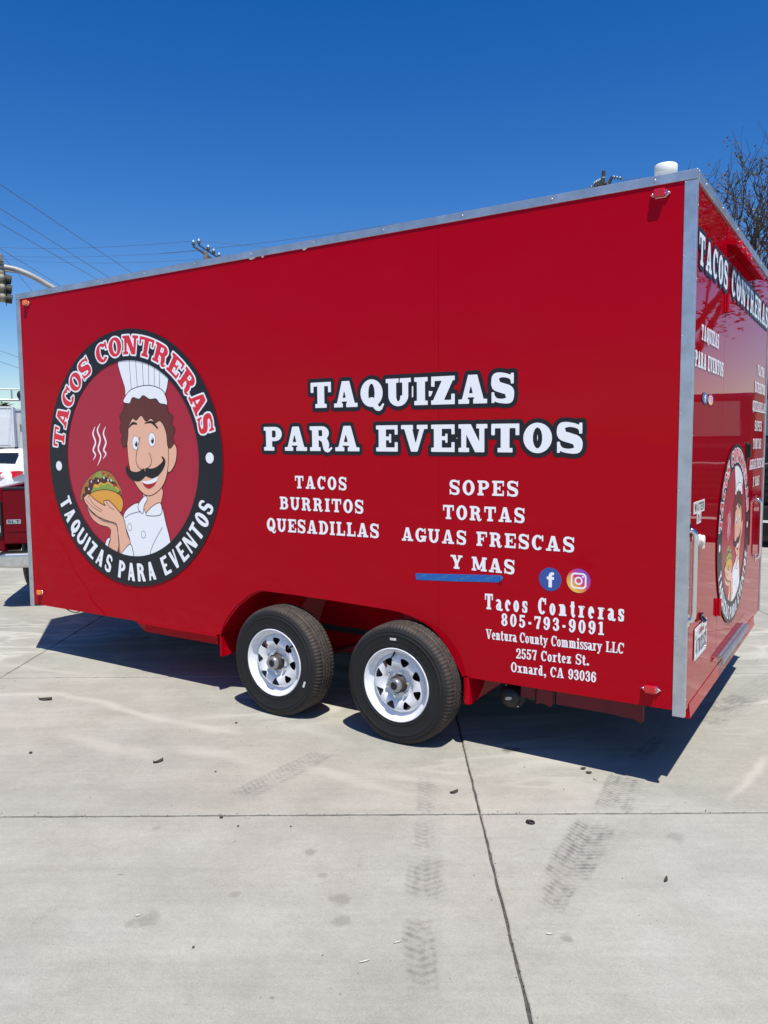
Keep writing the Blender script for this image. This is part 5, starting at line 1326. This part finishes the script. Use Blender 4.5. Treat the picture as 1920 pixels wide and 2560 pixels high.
# overhead sign frame far behind
M_GALV = mat('galvanised pipe', (.42, .45, .47), .45, .6, vary=.1)
sf = thing('sign_frame', 'distant galvanised pipe frame over the road behind the stucco building', 'sign frame', (-45.6, 25.9, 0))
d = Vector((.62, .99, 0)).normalized()
def on(s_, z): return Vector((-45.72, 25.68, z)) + d * s_
for z, r in ((5.29, .04), (4.62, .075)):
    b = MB(); b.tube([on(-7, z + .02), on(5, z)], r, 8); o = obj('rail', b, M_GALV, sf)
for s_ in (-6, -3, 0, 3):
    b = MB(); b.tube([on(s_, 4.62), on(s_, 5.29)], .05, 6); obj('strut', b, M_GALV, sf)
for s_ in (-7, 5):
    b = MB(); b.tube([on(s_, 0), on(s_, 5.4)], .12, 10); obj('post', b, M_GALV, sf)
b = MB(); b.sphere(on(.55, 4.95), .26, 12, (1, 1, 1.1)); obj('lamp_globe', b, M_DARK, sf)

# palm behind the building
M_TRUNK = mat('palm trunk', (.20, .15, .10), .95, vary=.3, vscale=12)
M_FROND = mat('palm frond', (.075, .085, .035), .7, vary=.35, vscale=3); M_FROND2 = mat('dry palm frond', (.20, .15, .075), .8, vary=.3, vscale=4)
pl = thing('palm_tree', 'bushy palm crown showing above the sign box of the stucco building', 'palm', (-38.4, 20.45, 0))
b = MB(); b.tube([(-38.4, 20.45, 0), (-38.38, 20.47, 1.6), (-38.36, 20.5, 3.5)], [.26, .22, .20], 10); obj('trunk', b, M_TRUNK, pl)
rp = random.Random(5)
for nm, mt, cnt, lo_, hi in (('fronds', M_FROND, 46, -.1, 1.25), ('dry_fronds', M_FROND2, 34, -1.2, -.1)):
    b = MB()
    for k in range(cnt):
        a = rp.uniform(0, 6.28); e = rp.uniform(lo_, hi); Lf = rp.uniform(.55, .85)
        P0 = Vector((-38.36, 20.5, 3.62)); dirn = Vector((math.cos(a) * math.cos(e), math.sin(a) * math.cos(e), math.sin(e)))
        side = dirn.cross(Vector((0, 0, 1))).normalized()
        stem = [P0 + dirn * (Lf * q) + Vector((0, 0, -.35 * q * q)) for q in (0, .35, .7, 1)]
        for j in range(7):
            t = .25 + .75 * j / 6; c = P0 + dirn * (Lf * t) + Vector((0, 0, -.35 * t * t))
            for sg in (-1, 1):
                tip = c + side * sg * .22 * (1.15 - t) + dirn * .16 + Vector((0, 0, -.08))
                b.add([c, c + dirn * .045, tip], [(0, 1, 2)])
        b.tube(stem, [.012, .01, .008, .004], 3, False)
    o = obj(nm, b, mt, pl, fix=False, kind='stuff')

# traffic signal on a curved mast arm
M_SIG = mat('olive signal housing', (.20, .175, .10), .5, vary=.2, vscale=9); M_SIGK = mat('signal visor', (.035, .035, .028), .6)
M_POST = mat('grey mast paint', (.33, .33, .31), .5, .2, vary=.15)
tl = thing('traffic_signal', 'grey curved mast arm carrying an olive traffic signal head beyond the trailer front', 'traffic signal', (-9.6, 5.9, 0))
b = MB(); b.tube(crom([(-13.2, .55, 4.72), (-12.0, 2.4, 4.64), (-11.2, 3.62, 4.53), (-10.97, 3.97, 4.46), (-10.72, 4.32, 4.24), (-10.2, 5.06, 3.70), (-9.75, 5.7, 3.15), (-9.6, 5.9, 2.6)], 5), .045, 10); obj('mast_arm', b, M_POST, tl)
b = MB(); b.tube([(-9.6, 5.9, 0), (-9.6, 5.9, 2.75)], .09, 12); b.cyl((-9.6, 5.9, 0), (0, 0, 1), .17, .06, 12); obj('pole', b, M_POST, tl)
hd = Vector((-11.16, 3.66, 0)); al = Vector((.56, .83, 0)); out = Vector((.83, -.56, 0))     # along the arm / towards the yard
def sbox(b, a0, a1, o0, o1, z0, z1):
    V = [tuple(hd + al * a + out * o + Vector((0, 0, z))) for z in (z0, z1) for o in (o0, o1) for a in (a0, a1)]
    b.add(V, [(0, 2, 3, 1), (4, 5, 7, 6), (0, 1, 5, 4), (2, 6, 7, 3), (0, 4, 6, 2), (1, 3, 7, 5)])
b = MB(); sbox(b, -.16, .07, -.10, .10, 4.60, 4.70); sbox(b, -.16, .09, -.11, .11, 4.585, 4.60); obj('mounting_cap', b, M_SIG, tl, bevel=.01)
b = MB(); sbox(b, -.16, .09, -.11, .11, 3.98, 4.44); hs_ = obj('signal_head', b, M_SIG, tl, bevel=.015)
for z in (4.33, 4.18, 4.03):
    b = MB(); c = hd + al * .05 + Vector((0, 0, z)); b.sphere(c + out * .10, .062, 10, (1, 1, .9)); obj('section_door', b, mat('weathered signal door', (.27, .26, .21), .55, vary=.2), hs_)
    b = MB(); P = c + al * .045; b.tube([P, P + al * .09 + Vector((0, 0, -.015))], [.075, .068], 12, False); obj('visor', b, M_SIGK, hs_)
b = MB(); sbox(b, .092, .10, -.14, .14, 3.93, 4.46); obj('backplate', b, M_SIGK, tl)
b = MB(); b.tube([hd + Vector((0, 0, 4.44)), hd + Vector((0, 0, 4.60))], .03, 8); b.tube([hd + al * .05 + Vector((0, 0, 4.46)), hd + al * .3 + Vector((0, 0, 4.45))], .016, 6); obj('clamp', b, M_POST, tl)

# ------------------------------------------------------------------ utility poles and wires
M_WOOD = mat('weathered pole timber', (.20, .15, .105), .9, vary=.3, vscale=6); M_ARM = mat('dark crossarm timber', (.035, .032, .028), .8, vary=.3, vscale=6)
M_PORC = mat('pale insulator glass', (.55, .66, .70), .15); M_PORCK = mat('dark insulator skirt', (.05, .055, .045), .4)
M_WIRE = mat('black overhead wire', (.06, .085, .13), .6)
pa = thing('utility_pole', 'timber power pole with double crossarm and pale insulators behind the middle of the trailer roof', 'utility pole', (-35.93, 33.12, 0), 0, 'timber power poles')
b = MB(); b.tube([(-35.93, 33.12, 0), (-35.93, 33.12, 13.86)], [.17, .125], 10); obj('pole_shaft', b, M_WOOD, pa)
ad = Vector((.553, .60, -.0)).normalized(); au = Vector((.72, -.69, 0))
for off, z, l0, l1 in ((.17, 14.10, -1.02, .95), (-.17, 13.93, -.72, .5)):
    pass
A1 = (Vector((-36.22, 32.84, 14.27)), Vector((-35.30, 33.74, 13.47))); A2 = (Vector((-36.46, 32.60, 14.18)), Vector((-35.56, 33.50, 13.36)))
for A in (A1, A2):
    b = MB(); b.tube([A[0] + (A[0] - A[1]) * .02, A[1]], .065, 4, smooth=False); obj('crossarm', b, M_ARM, pa)
def insul(root, p, h=.30):
    b = MB(); b.lathe([(.0, 0), (.05, 0), (.11, .06), (.115, .11), (.09, .12), (.115, .135), (.11, .18), (.06, .2), (0, .2)], 12, 'z', c=tuple(p)); o = obj('insulator', b, M_PORCK, root)
    b = MB(); b.lathe([(.062, .2), (.07, .22), (.055, .30), (.03, .34), (0, .34)], 10, 'z', c=tuple(p)); obj('insulator_cap', b, M_PORC, o)
for p in (A2[0], A1[0], A1[0].lerp(A1[1], .44), A1[0].lerp(A1[1], .70), A1[1] + Vector((-.04, -.04, 0))): insul(pa, Vector(p) + Vector((0, 0, .05)))

pb = thing('utility_pole', 'timber power pole with dark angled arms and insulator strings above the trailer roof rear', 'utility pole', (-9.95, 30.62, 0), 0, 'timber power poles')
b = MB(); b.tube([(-9.98, 30.62, 0), (-9.97, 30.62, 12.50), (-9.84, 30.66, 12.93), (-9.83, 30.67, 13.24)], [.17, .13, .085, .075], 10); obj('pole_shaft', b, M_ARM, pb)
b = MB(); b.tube([(-9.72, 30.70, 12.45), (-9.50, 30.77, 12.97)], .07, 6); obj('brace_arm', b, M_ARM, pb)
b = MB(); b.tube([(-9.84, 30.66, 12.955), (-9.84, 30.66, 12.98)], .085, 10); obj('band', b, M_PORC, pb)
b = MB(); b.tube([(-10.34, 30.5, 12.60), (-9.9, 30.64, 12.72)], .05, 6); b.tube([(-10.2, 30.55, 12.76), (-9.92, 30.63, 12.62)], .04, 6); obj('crossarm', b, M_ARM, pb)
b = MB(); b.tube([(-9.62, 30.70, 12.52), (-9.74, 30.68, 12.72)], .12, 10); obj('transformer_can', b, M_RUST, pb)
def string(p, q, n):
    for k in range(n):
        c = Vector(p).lerp(Vector(q), (k + .5) / n); dd = (Vector(q) - Vector(p)).normalized()
        b = MB(); b.tube([c - dd * .035, c - dd * .012, c + dd * .02], [.03, .075, .085], 10); o = obj('disc_insulator', b, M_PORCK, pb)
        b = MB(); b.sphere(c - dd * .02 + Vector((-.02, 0, .055)), .045, 8); obj('insulator_cap', b, M_PORC, o)
string((-9.44, 30.79, 12.93), (-9.08, 30.89, 12.83), 3); string((-9.95, 30.64, 12.86), (-10.22, 30.54, 12.70), 4); string((-9.98, 30.62, 12.70), (-10.34, 30.5, 12.55), 4); string((-9.80, 30.66, 12.60), (-10.1, 30.58, 12.5), 3)

def sag(p, q, s_, n=14):
    p, q = Vector(p), Vector(q)
    return [p.lerp(q, k / n) - Vector((0, 0, 4 * s_ * (k / n) * (1 - k / n))) for k in range(n + 1)]
def wire(p, q, s_, r, label, grp='overhead wires'):
    b = MB(); b.tube(sag(p, q, s_), r, 4); tag(obj('power_line', b, M_WIRE, fix=False), label, 'wire', grp)
def ext(p, q, a, b_): p, q = Vector(p), Vector(q); return tuple(p - (q - p) * a), tuple(q + (q - p) * b_)
for (p, q), lb in zip((((-21.84, 10.52, 9.5), (-28.42, 20.93, 9.5)), ((-24.08, 11.89, 9.5), (-30.0, 20.88, 9.5)), ((-25.75, 12.91, 9.5), (-30.8, 20.86, 9.5)), ((-29.07, 14.95, 9.5), (-33.4, 20.64, 9.5)), ((-30.7, 16.22, 9.5), (-35.64, 20.65, 9.5))),
        ('uppermost of the slanting black wires left of the trailer roof', 'second slanting black wire down, left of the trailer roof', 'third slanting black wire down, left of the trailer roof', 'slanting black wire just above the curved signal mast', 'slanting black wire crossing behind the curved signal mast')):
    a, c = ext(p, q, 1.2, 1.6); wire(a, c, .0, .011, lb)
wire((-78, 38.6, 21.6), (-36.43, 32.63, 14.52), .55, .013, 'thin wire from the left edge to the outer insulator of the middle pole')
wire((-36.19, 32.87, 14.55), (-12., 52., 14.2), .6, .013, 'thin wire running right from the top insulator of the middle pole')
wire((-78, 38.4, 20.8), (-35.85, 33.2, 13.98), .55, .011, 'faint wire just under the outer one left of the middle pole')
wire((-62, 36.0, 17.4), (-35.32, 33.7, 13.55), .35, .011, 'lowest faint wire running left from the middle pole')
wire((-34.2, 16.0, 6.62), (-30.2, 21.4, 4.2), .0, .012, 'short slanting wire above the stucco building'); wire((-34.3, 15.8, 6.2), (-30.2, 21.4, 3.7), .0, .012, 'lower short slanting wire above the stucco building')
wire((-9.08, 30.89, 12.83), (20., 38., 12.3), .4, .014, 'thin wire running right from the insulators of the rear pole')
wire((-10.34, 30.5, 12.6), (-30., 24., 11.2), .3, .012, 'faint wire running left from the insulators of the rear pole')

# slim street lamp among the branches
ls = thing('street_lamp', 'slim grey street lamp post standing among the bare branches at right', 'street lamp', (-2.5, 22.05, 0))
b = MB(); b.tube([(-2.5, 22.05, 0), (-2.52, 22.05, 6.5), (-2.58, 22.04, 8.3)], [.06, .03, .022], 10); obj('post', b, M_POST, ls)
b = MB(); b.tube([(-2.58, 22.04, 8.3), (-2.62, 22.02, 8.38), (-2.72, 21.98, 8.40)], .018, 8); b.sphere((-2.74, 21.98, 8.39), .06, 10, (1.4, 1, .6)); obj('lamp_head', b, M_POST, ls)

# ------------------------------------------------------------------ bare jacaranda with a few purple blossoms
M_BARK = mat('dark bark', (.060, .048, .042), .9, vary=.3, vscale=5); M_POD = mat('brown seed pods', (.09, .068, .035), .8, vary=.3, vscale=6); M_BLOOM = mat('purple blossom', (.12, .065, .13), .7, vary=.25, vscale=8)
def jacaranda(base, seed, label, H=8.2, spread=1., lean=(0, 0)):
    rr = random.Random(seed)
    root = thing('jacaranda_tree', label, 'tree', base, 0, 'bare jacaranda trees')
    tr, tw, pod, bl = MB(), MB(), MB(), MB()
    tips = []
    def grow(p, d, ln, r, lvl):
        n = 4 if lvl < 3 else 3
        P, Rr = [p], [r]
        for k in range(n):
            d = (d + Vector((rr.uniform(-1, 1), rr.uniform(-1, 1), rr.uniform(-.5, .8))) * (.16 if lvl < 2 else .26)).normalized()
            p = p + d * (ln / n); P.append(p); Rr.append(r * (1 - .30 * (k + 1) / n))
        (tr if lvl < 2 else tw).tube(P, Rr, 7 if lvl < 2 else 4 if lvl < 4 else 3, False)
        r = max(r, .0068)
        if lvl >= 6:
            tips.append((p, d)); return
        kids = 5 if lvl == 0 else 3 if lvl < 3 else 2 + (rr.random() < .62)
        for k in range(kids):
            a = rr.uniform(.35, .85) * (1. if lvl else 1.1)
            ax = d.orthogonal().normalized(); ax.rotate(Matrix.Rotation(rr.uniform(0, 6.28), 3, d))
            nd = d.copy(); nd.rotate(Matrix.Rotation(a * spread, 3, ax)); nd = (nd + Vector((0, 0, .11))).normalized()
            grow(P[-1 - (k >= 2)], nd, ln * rr.uniform(.62, .86), Rr[-1] * rr.uniform(.66, .84), lvl + 1)
        if lvl >= 2:                                                    # side twigs
            for q in P[1:-1]:
                for _q in range(2):
                    nd = (d + Vector((rr.uniform(-1, 1), rr.uniform(-1, 1), rr.uniform(-.3, 1))) * .9).normalized()
                    grow(q, nd, ln * .42, max(Rr[-1] * .5, .009), max(lvl + 2, 5))
    grow(Vector(base), Vector((lean[0], lean[1], 1)).normalized(), H * .27, .20, 0)
    obj('trunk', tr, M_BARK, root, fix=False); obj('twigs', tw, M_BARK, root, fix=False, kind='stuff')
    for p, d in tips:
        u = rr.random()
        if u < .22:
            for k in range(3):
                c = p + Vector((rr.uniform(-.06, .06), rr.uniform(-.06, .06), rr.uniform(-.07, .03))); s_ = rr.uniform(.015, .035)
                a = Vector((rr.uniform(-1, 1), rr.uniform(-1, 1), rr.uniform(-1, 1))).normalized() * s_; e = a.orthogonal().normalized() * s_
                pod.add([c - a, c + e, c + a, c - e], [(0, 1, 2, 3)])
        elif u < .28:
            for k in range(7):
                c = p + Vector((rr.gauss(0, .05), rr.gauss(0, .05), rr.gauss(.02, .06))); s_ = rr.uniform(.014, .03)
                a = Vector((rr.uniform(-1, 1), rr.uniform(-1, 1), rr.uniform(-1, 1))).normalized() * s_; e = a.orthogonal().normalized() * s_
                bl.add([c - a, c + e, c + a, c - e], [(0, 1, 2, 3)])
    if pod.v: obj('seed_pods', pod, M_POD, root, fix=False, kind='stuff')
    if bl.v: obj('blossoms', bl, M_BLOOM, root, fix=False, kind='stuff')
    return root
jacaranda((-1.0, 16.2, 0), 16, 'nearly bare jacaranda with purple blossoms rising above the right end of the trailer', 9.8, 1.08, (-.05, .0))
def reflection_tree(base, seed, label, H, R):  # out-of-view tree, added so the upper door end mirrors dark leaves
    rr = random.Random(seed)
    root = thing('reflection_tree', label, 'tree', base, 0)
    b = MB(); B = Vector(base); tops = []
    b.tube([B, B + Vector((.1, 0, H * .2)), B + Vector((.05, .1, H * .42))], [.30, .24, .18], 10)
    for k in range(9):
        a = 6.28 * k / 9 + rr.uniform(-.3, .3); rad = R * rr.uniform(.35, .75); zt = H * rr.uniform(.5, .88)
        t = B + Vector((rad * math.cos(a), rad * math.sin(a), zt)); tops.append(t)
        b.tube([B + Vector((.05, .1, H * rr.uniform(.28, .42))), B.lerp(t, .55) + Vector((0, 0, zt * .12)), t], [.12, .08, .03], 6)
    obj('trunk', b, M_BARK, root, fix=False)
    c = MB()
    for t in tops + [B + Vector((0, 0, H * .8)), B + Vector((0, 0, H * .62))]:
        for j in range(7):
            cc = t + Vector((rr.gauss(0, R * .24), rr.gauss(0, R * .24), rr.gauss(0, H * .07))); cr = R * rr.uniform(.16, .27)
            for q in range(110):
                v = Vector((rr.gauss(0, 1), rr.gauss(0, 1), rr.gauss(0, .8))).normalized() * cr * rr.uniform(.55, 1.05); p = cc + v
                s_ = rr.uniform(.06, .13); n1 = Vector((rr.uniform(-1, 1), rr.uniform(-1, 1), rr.uniform(-.6, .6))).normalized(); n2 = n1.orthogonal().normalized()
                c.add([p - n1 * s_, p + n2 * s_ * .5, p + n1 * s_, p - n2 * s_ * .5], [(0, 1, 2, 3)])
    obj('crown', c, mat('dark leaves', (.035, .055, .022), .6, vary=.4, vscale=2), root, fix=False, kind='stuff')
reflection_tree((4.2, 20.5, 0), 4, 'unseen dark green tree, added to darken the reflection in the upper red door', 11.5, 3.3)

# ------------------------------------------------------------------ litter on the concrete
M_LITTER = mat('dark litter', (.045, .038, .032), .8, vary=.3, vscale=40); M_LEAF = mat('dry curled leaf', (.10, .065, .035), .75, vary=.3, vscale=30); M_CHIP = mat('white paint chip', (.55, .55, .50), .6)
def leaf(x, y, L, wd, a, label, m=M_LEAF, curl=.02, name='dry_leaf', cat='leaf'):
    b = MB(); n = 6; V = []
    for k in range(n + 1):
        t = k / n; w_ = wd * math.sin(math.pi * (.12 + .85 * t)) ** .8
        V += [((t - .5) * L, -w_ / 2, .004 + curl * (abs(t - .5) * 2) ** 2), ((t - .5) * L, 0, .0025 + curl * .3 * (t - .5) ** 2), ((t - .5) * L, w_ / 2, .006 + curl * (t ** 2))]
    F = []
    for k in range(n):
        for j in (0, 1): F.append((3 * k + j, 3 * k + 3 + j, 3 * k + 4 + j, 3 * k + 1 + j))
    b.add(V, F, True); o = obj(name, b, m); o.location = (x, y, .001); o.rotation_euler = (0, 0, a); tag(o, label, cat)
    s_ = o.modifiers.new('thickness', 'SOLIDIFY'); s_.thickness = .0015
def pebble(x, y, r, label, m=M_LITTER, seed=0, name='pebble', cat='pebble'):
    rr = random.Random(seed); b = MB(); b.sphere((0, 0, r * .5), r, 8, (1, rr.uniform(.6, .9), .6)); b.v = [(a + rr.uniform(-.15, .15) * r, c + rr.uniform(-.15, .15) * r, d_) for a, c, d_ in b.v]
    o = obj(name, b, m); o.location = (x, y, .0005); o.rotation_euler = (0, 0, rr.uniform(0, 6)); tag(o, label, cat)
leaf(-3.90, -.68, .10, .038, .35, 'largest dark curled leaf, left on the concrete ahead of the wheels', M_LITTER, .016)
leaf(-2.45, -1.0, .055, .015, 1.2, 'thin dark leaf lying in the open left of the joint crossing', M_LITTER, .015)
leaf(-.94, -.51, .042, .015, .9, 'small dark leaf just left of where the joints cross', M_LITTER, .012)
leaf(-.50, .08, .026, .015, .3, 'dark scrap at the edge of the trailer shadow near the rear', M_LITTER, .006)
leaf(-.46, .045, .03, .014, .1, 'dark scrap just outside the trailer shadow', M_LITTER, .006)
leaf(.10, -.76, .03, .012, 1.6, 'tiny dark leaf alone on the right foreground slab', M_LITTER, .008)
b = MB(); P = ell(0, 0, .017, .012, 0, 340, 17); b.tube([(x, y, .005) for x, y in P] + [(P[0][0], P[0][1], .005)], .0045, 6); o = obj('rubber_ring', b, M_BLACK); o.location = (-.515, -.60, .001); tag(o, 'small black rubber ring on the slab right of the long joint', 'ring')
b = MB(); b.tube([(0, 0, .002), (.004, -.012, .002), (.012, -.016, .002), (.02, -.014, .002)], .0014, 5); o = obj('wire_clip', b, M_LITTER); o.location = (-.42, .0, .001); tag(o, 'bent wire clip below the dark scraps by the shadow edge', 'clip')
for k, (x, y, r, lb) in enumerate(((-1.72, -1.28, .009, 'dark pebble in the middle of the left foreground slab'), (-1.60, -1.30, .006, 'smaller dark pebble beside the foreground pebble'), (-2.72, -2.12, .008, 'pebble near the left edge of the foreground'), (-2.1, -.93, .006, 'tiny pebble left of the worn tyre track'),
        (-1.40, -1.18, .005, 'tiny pebble right of the foreground pebbles'), (-3.15, -1.28, .010, 'pebble close to the left end of the cross joint'), (-1.15, -2.0, .005, 'tiny pebble low in the middle foreground'), (-2.5, -.35, .008, 'pebble in front of the forward wheel'))):
    pebble(x, y, r, lb, M_LITTER, k)
for k, (x, y, L, a, lb) in enumerate(((-.16, -1.31, .03, .5, 'white paint chip beside the long joint'), (-.58, -1.62, .035, .9, 'white scuffed chip left of the long joint'), (-.62, -1.76, .045, .9, 'longest white chip near the bottom edge'), (-1.45, -1.98, .02, .8, 'white chip left in the lower foreground'))):
    leaf(x, y, L * .8, .0032, a, lb, M_CHIP, .001, 'paint_chip', 'chip')

gr = MB(); rg = random.Random(99)
def speck(a, b_, r):
    q = jo + ja * a + jn * b_; t = rg.uniform(0, 6.28)
    V = [(q.x + r * math.cos(t + k * 2.09) * rg.uniform(.6, 1.3), q.y + r * math.sin(t + k * 2.09) * rg.uniform(.6, 1.3), .0004) for k in range(3)] + [(q.x, q.y, r * rg.uniform(.5, 1.))]
    gr.add(V, [(0, 1, 3), (1, 2, 3), (2, 0, 3)])
for k in range(1500):
    m_ = rg.random()
    if m_ < .30: speck(rg.uniform(-3.4, 2.2), rg.gauss(0, .012) if rg.random() < .8 else 2.14 + rg.gauss(0, .012), rg.uniform(.0012, .004))
    elif m_ < .55: speck((0, -3.25)[rg.random() < .3] + rg.gauss(0, .012), rg.uniform(-1.4, 3.2), rg.uniform(.0012, .004))
    else: speck(rg.uniform(-4.5, 2.6), rg.uniform(-1.6, 3.0), rg.choice((.0012, .0015, .002, .002, .003, .0045)))
tag(obj('grit', gr, M_LITTER, fix=False), 'fine dark grit strewn over the concrete and along its joints', 'grit', kind='stuff')
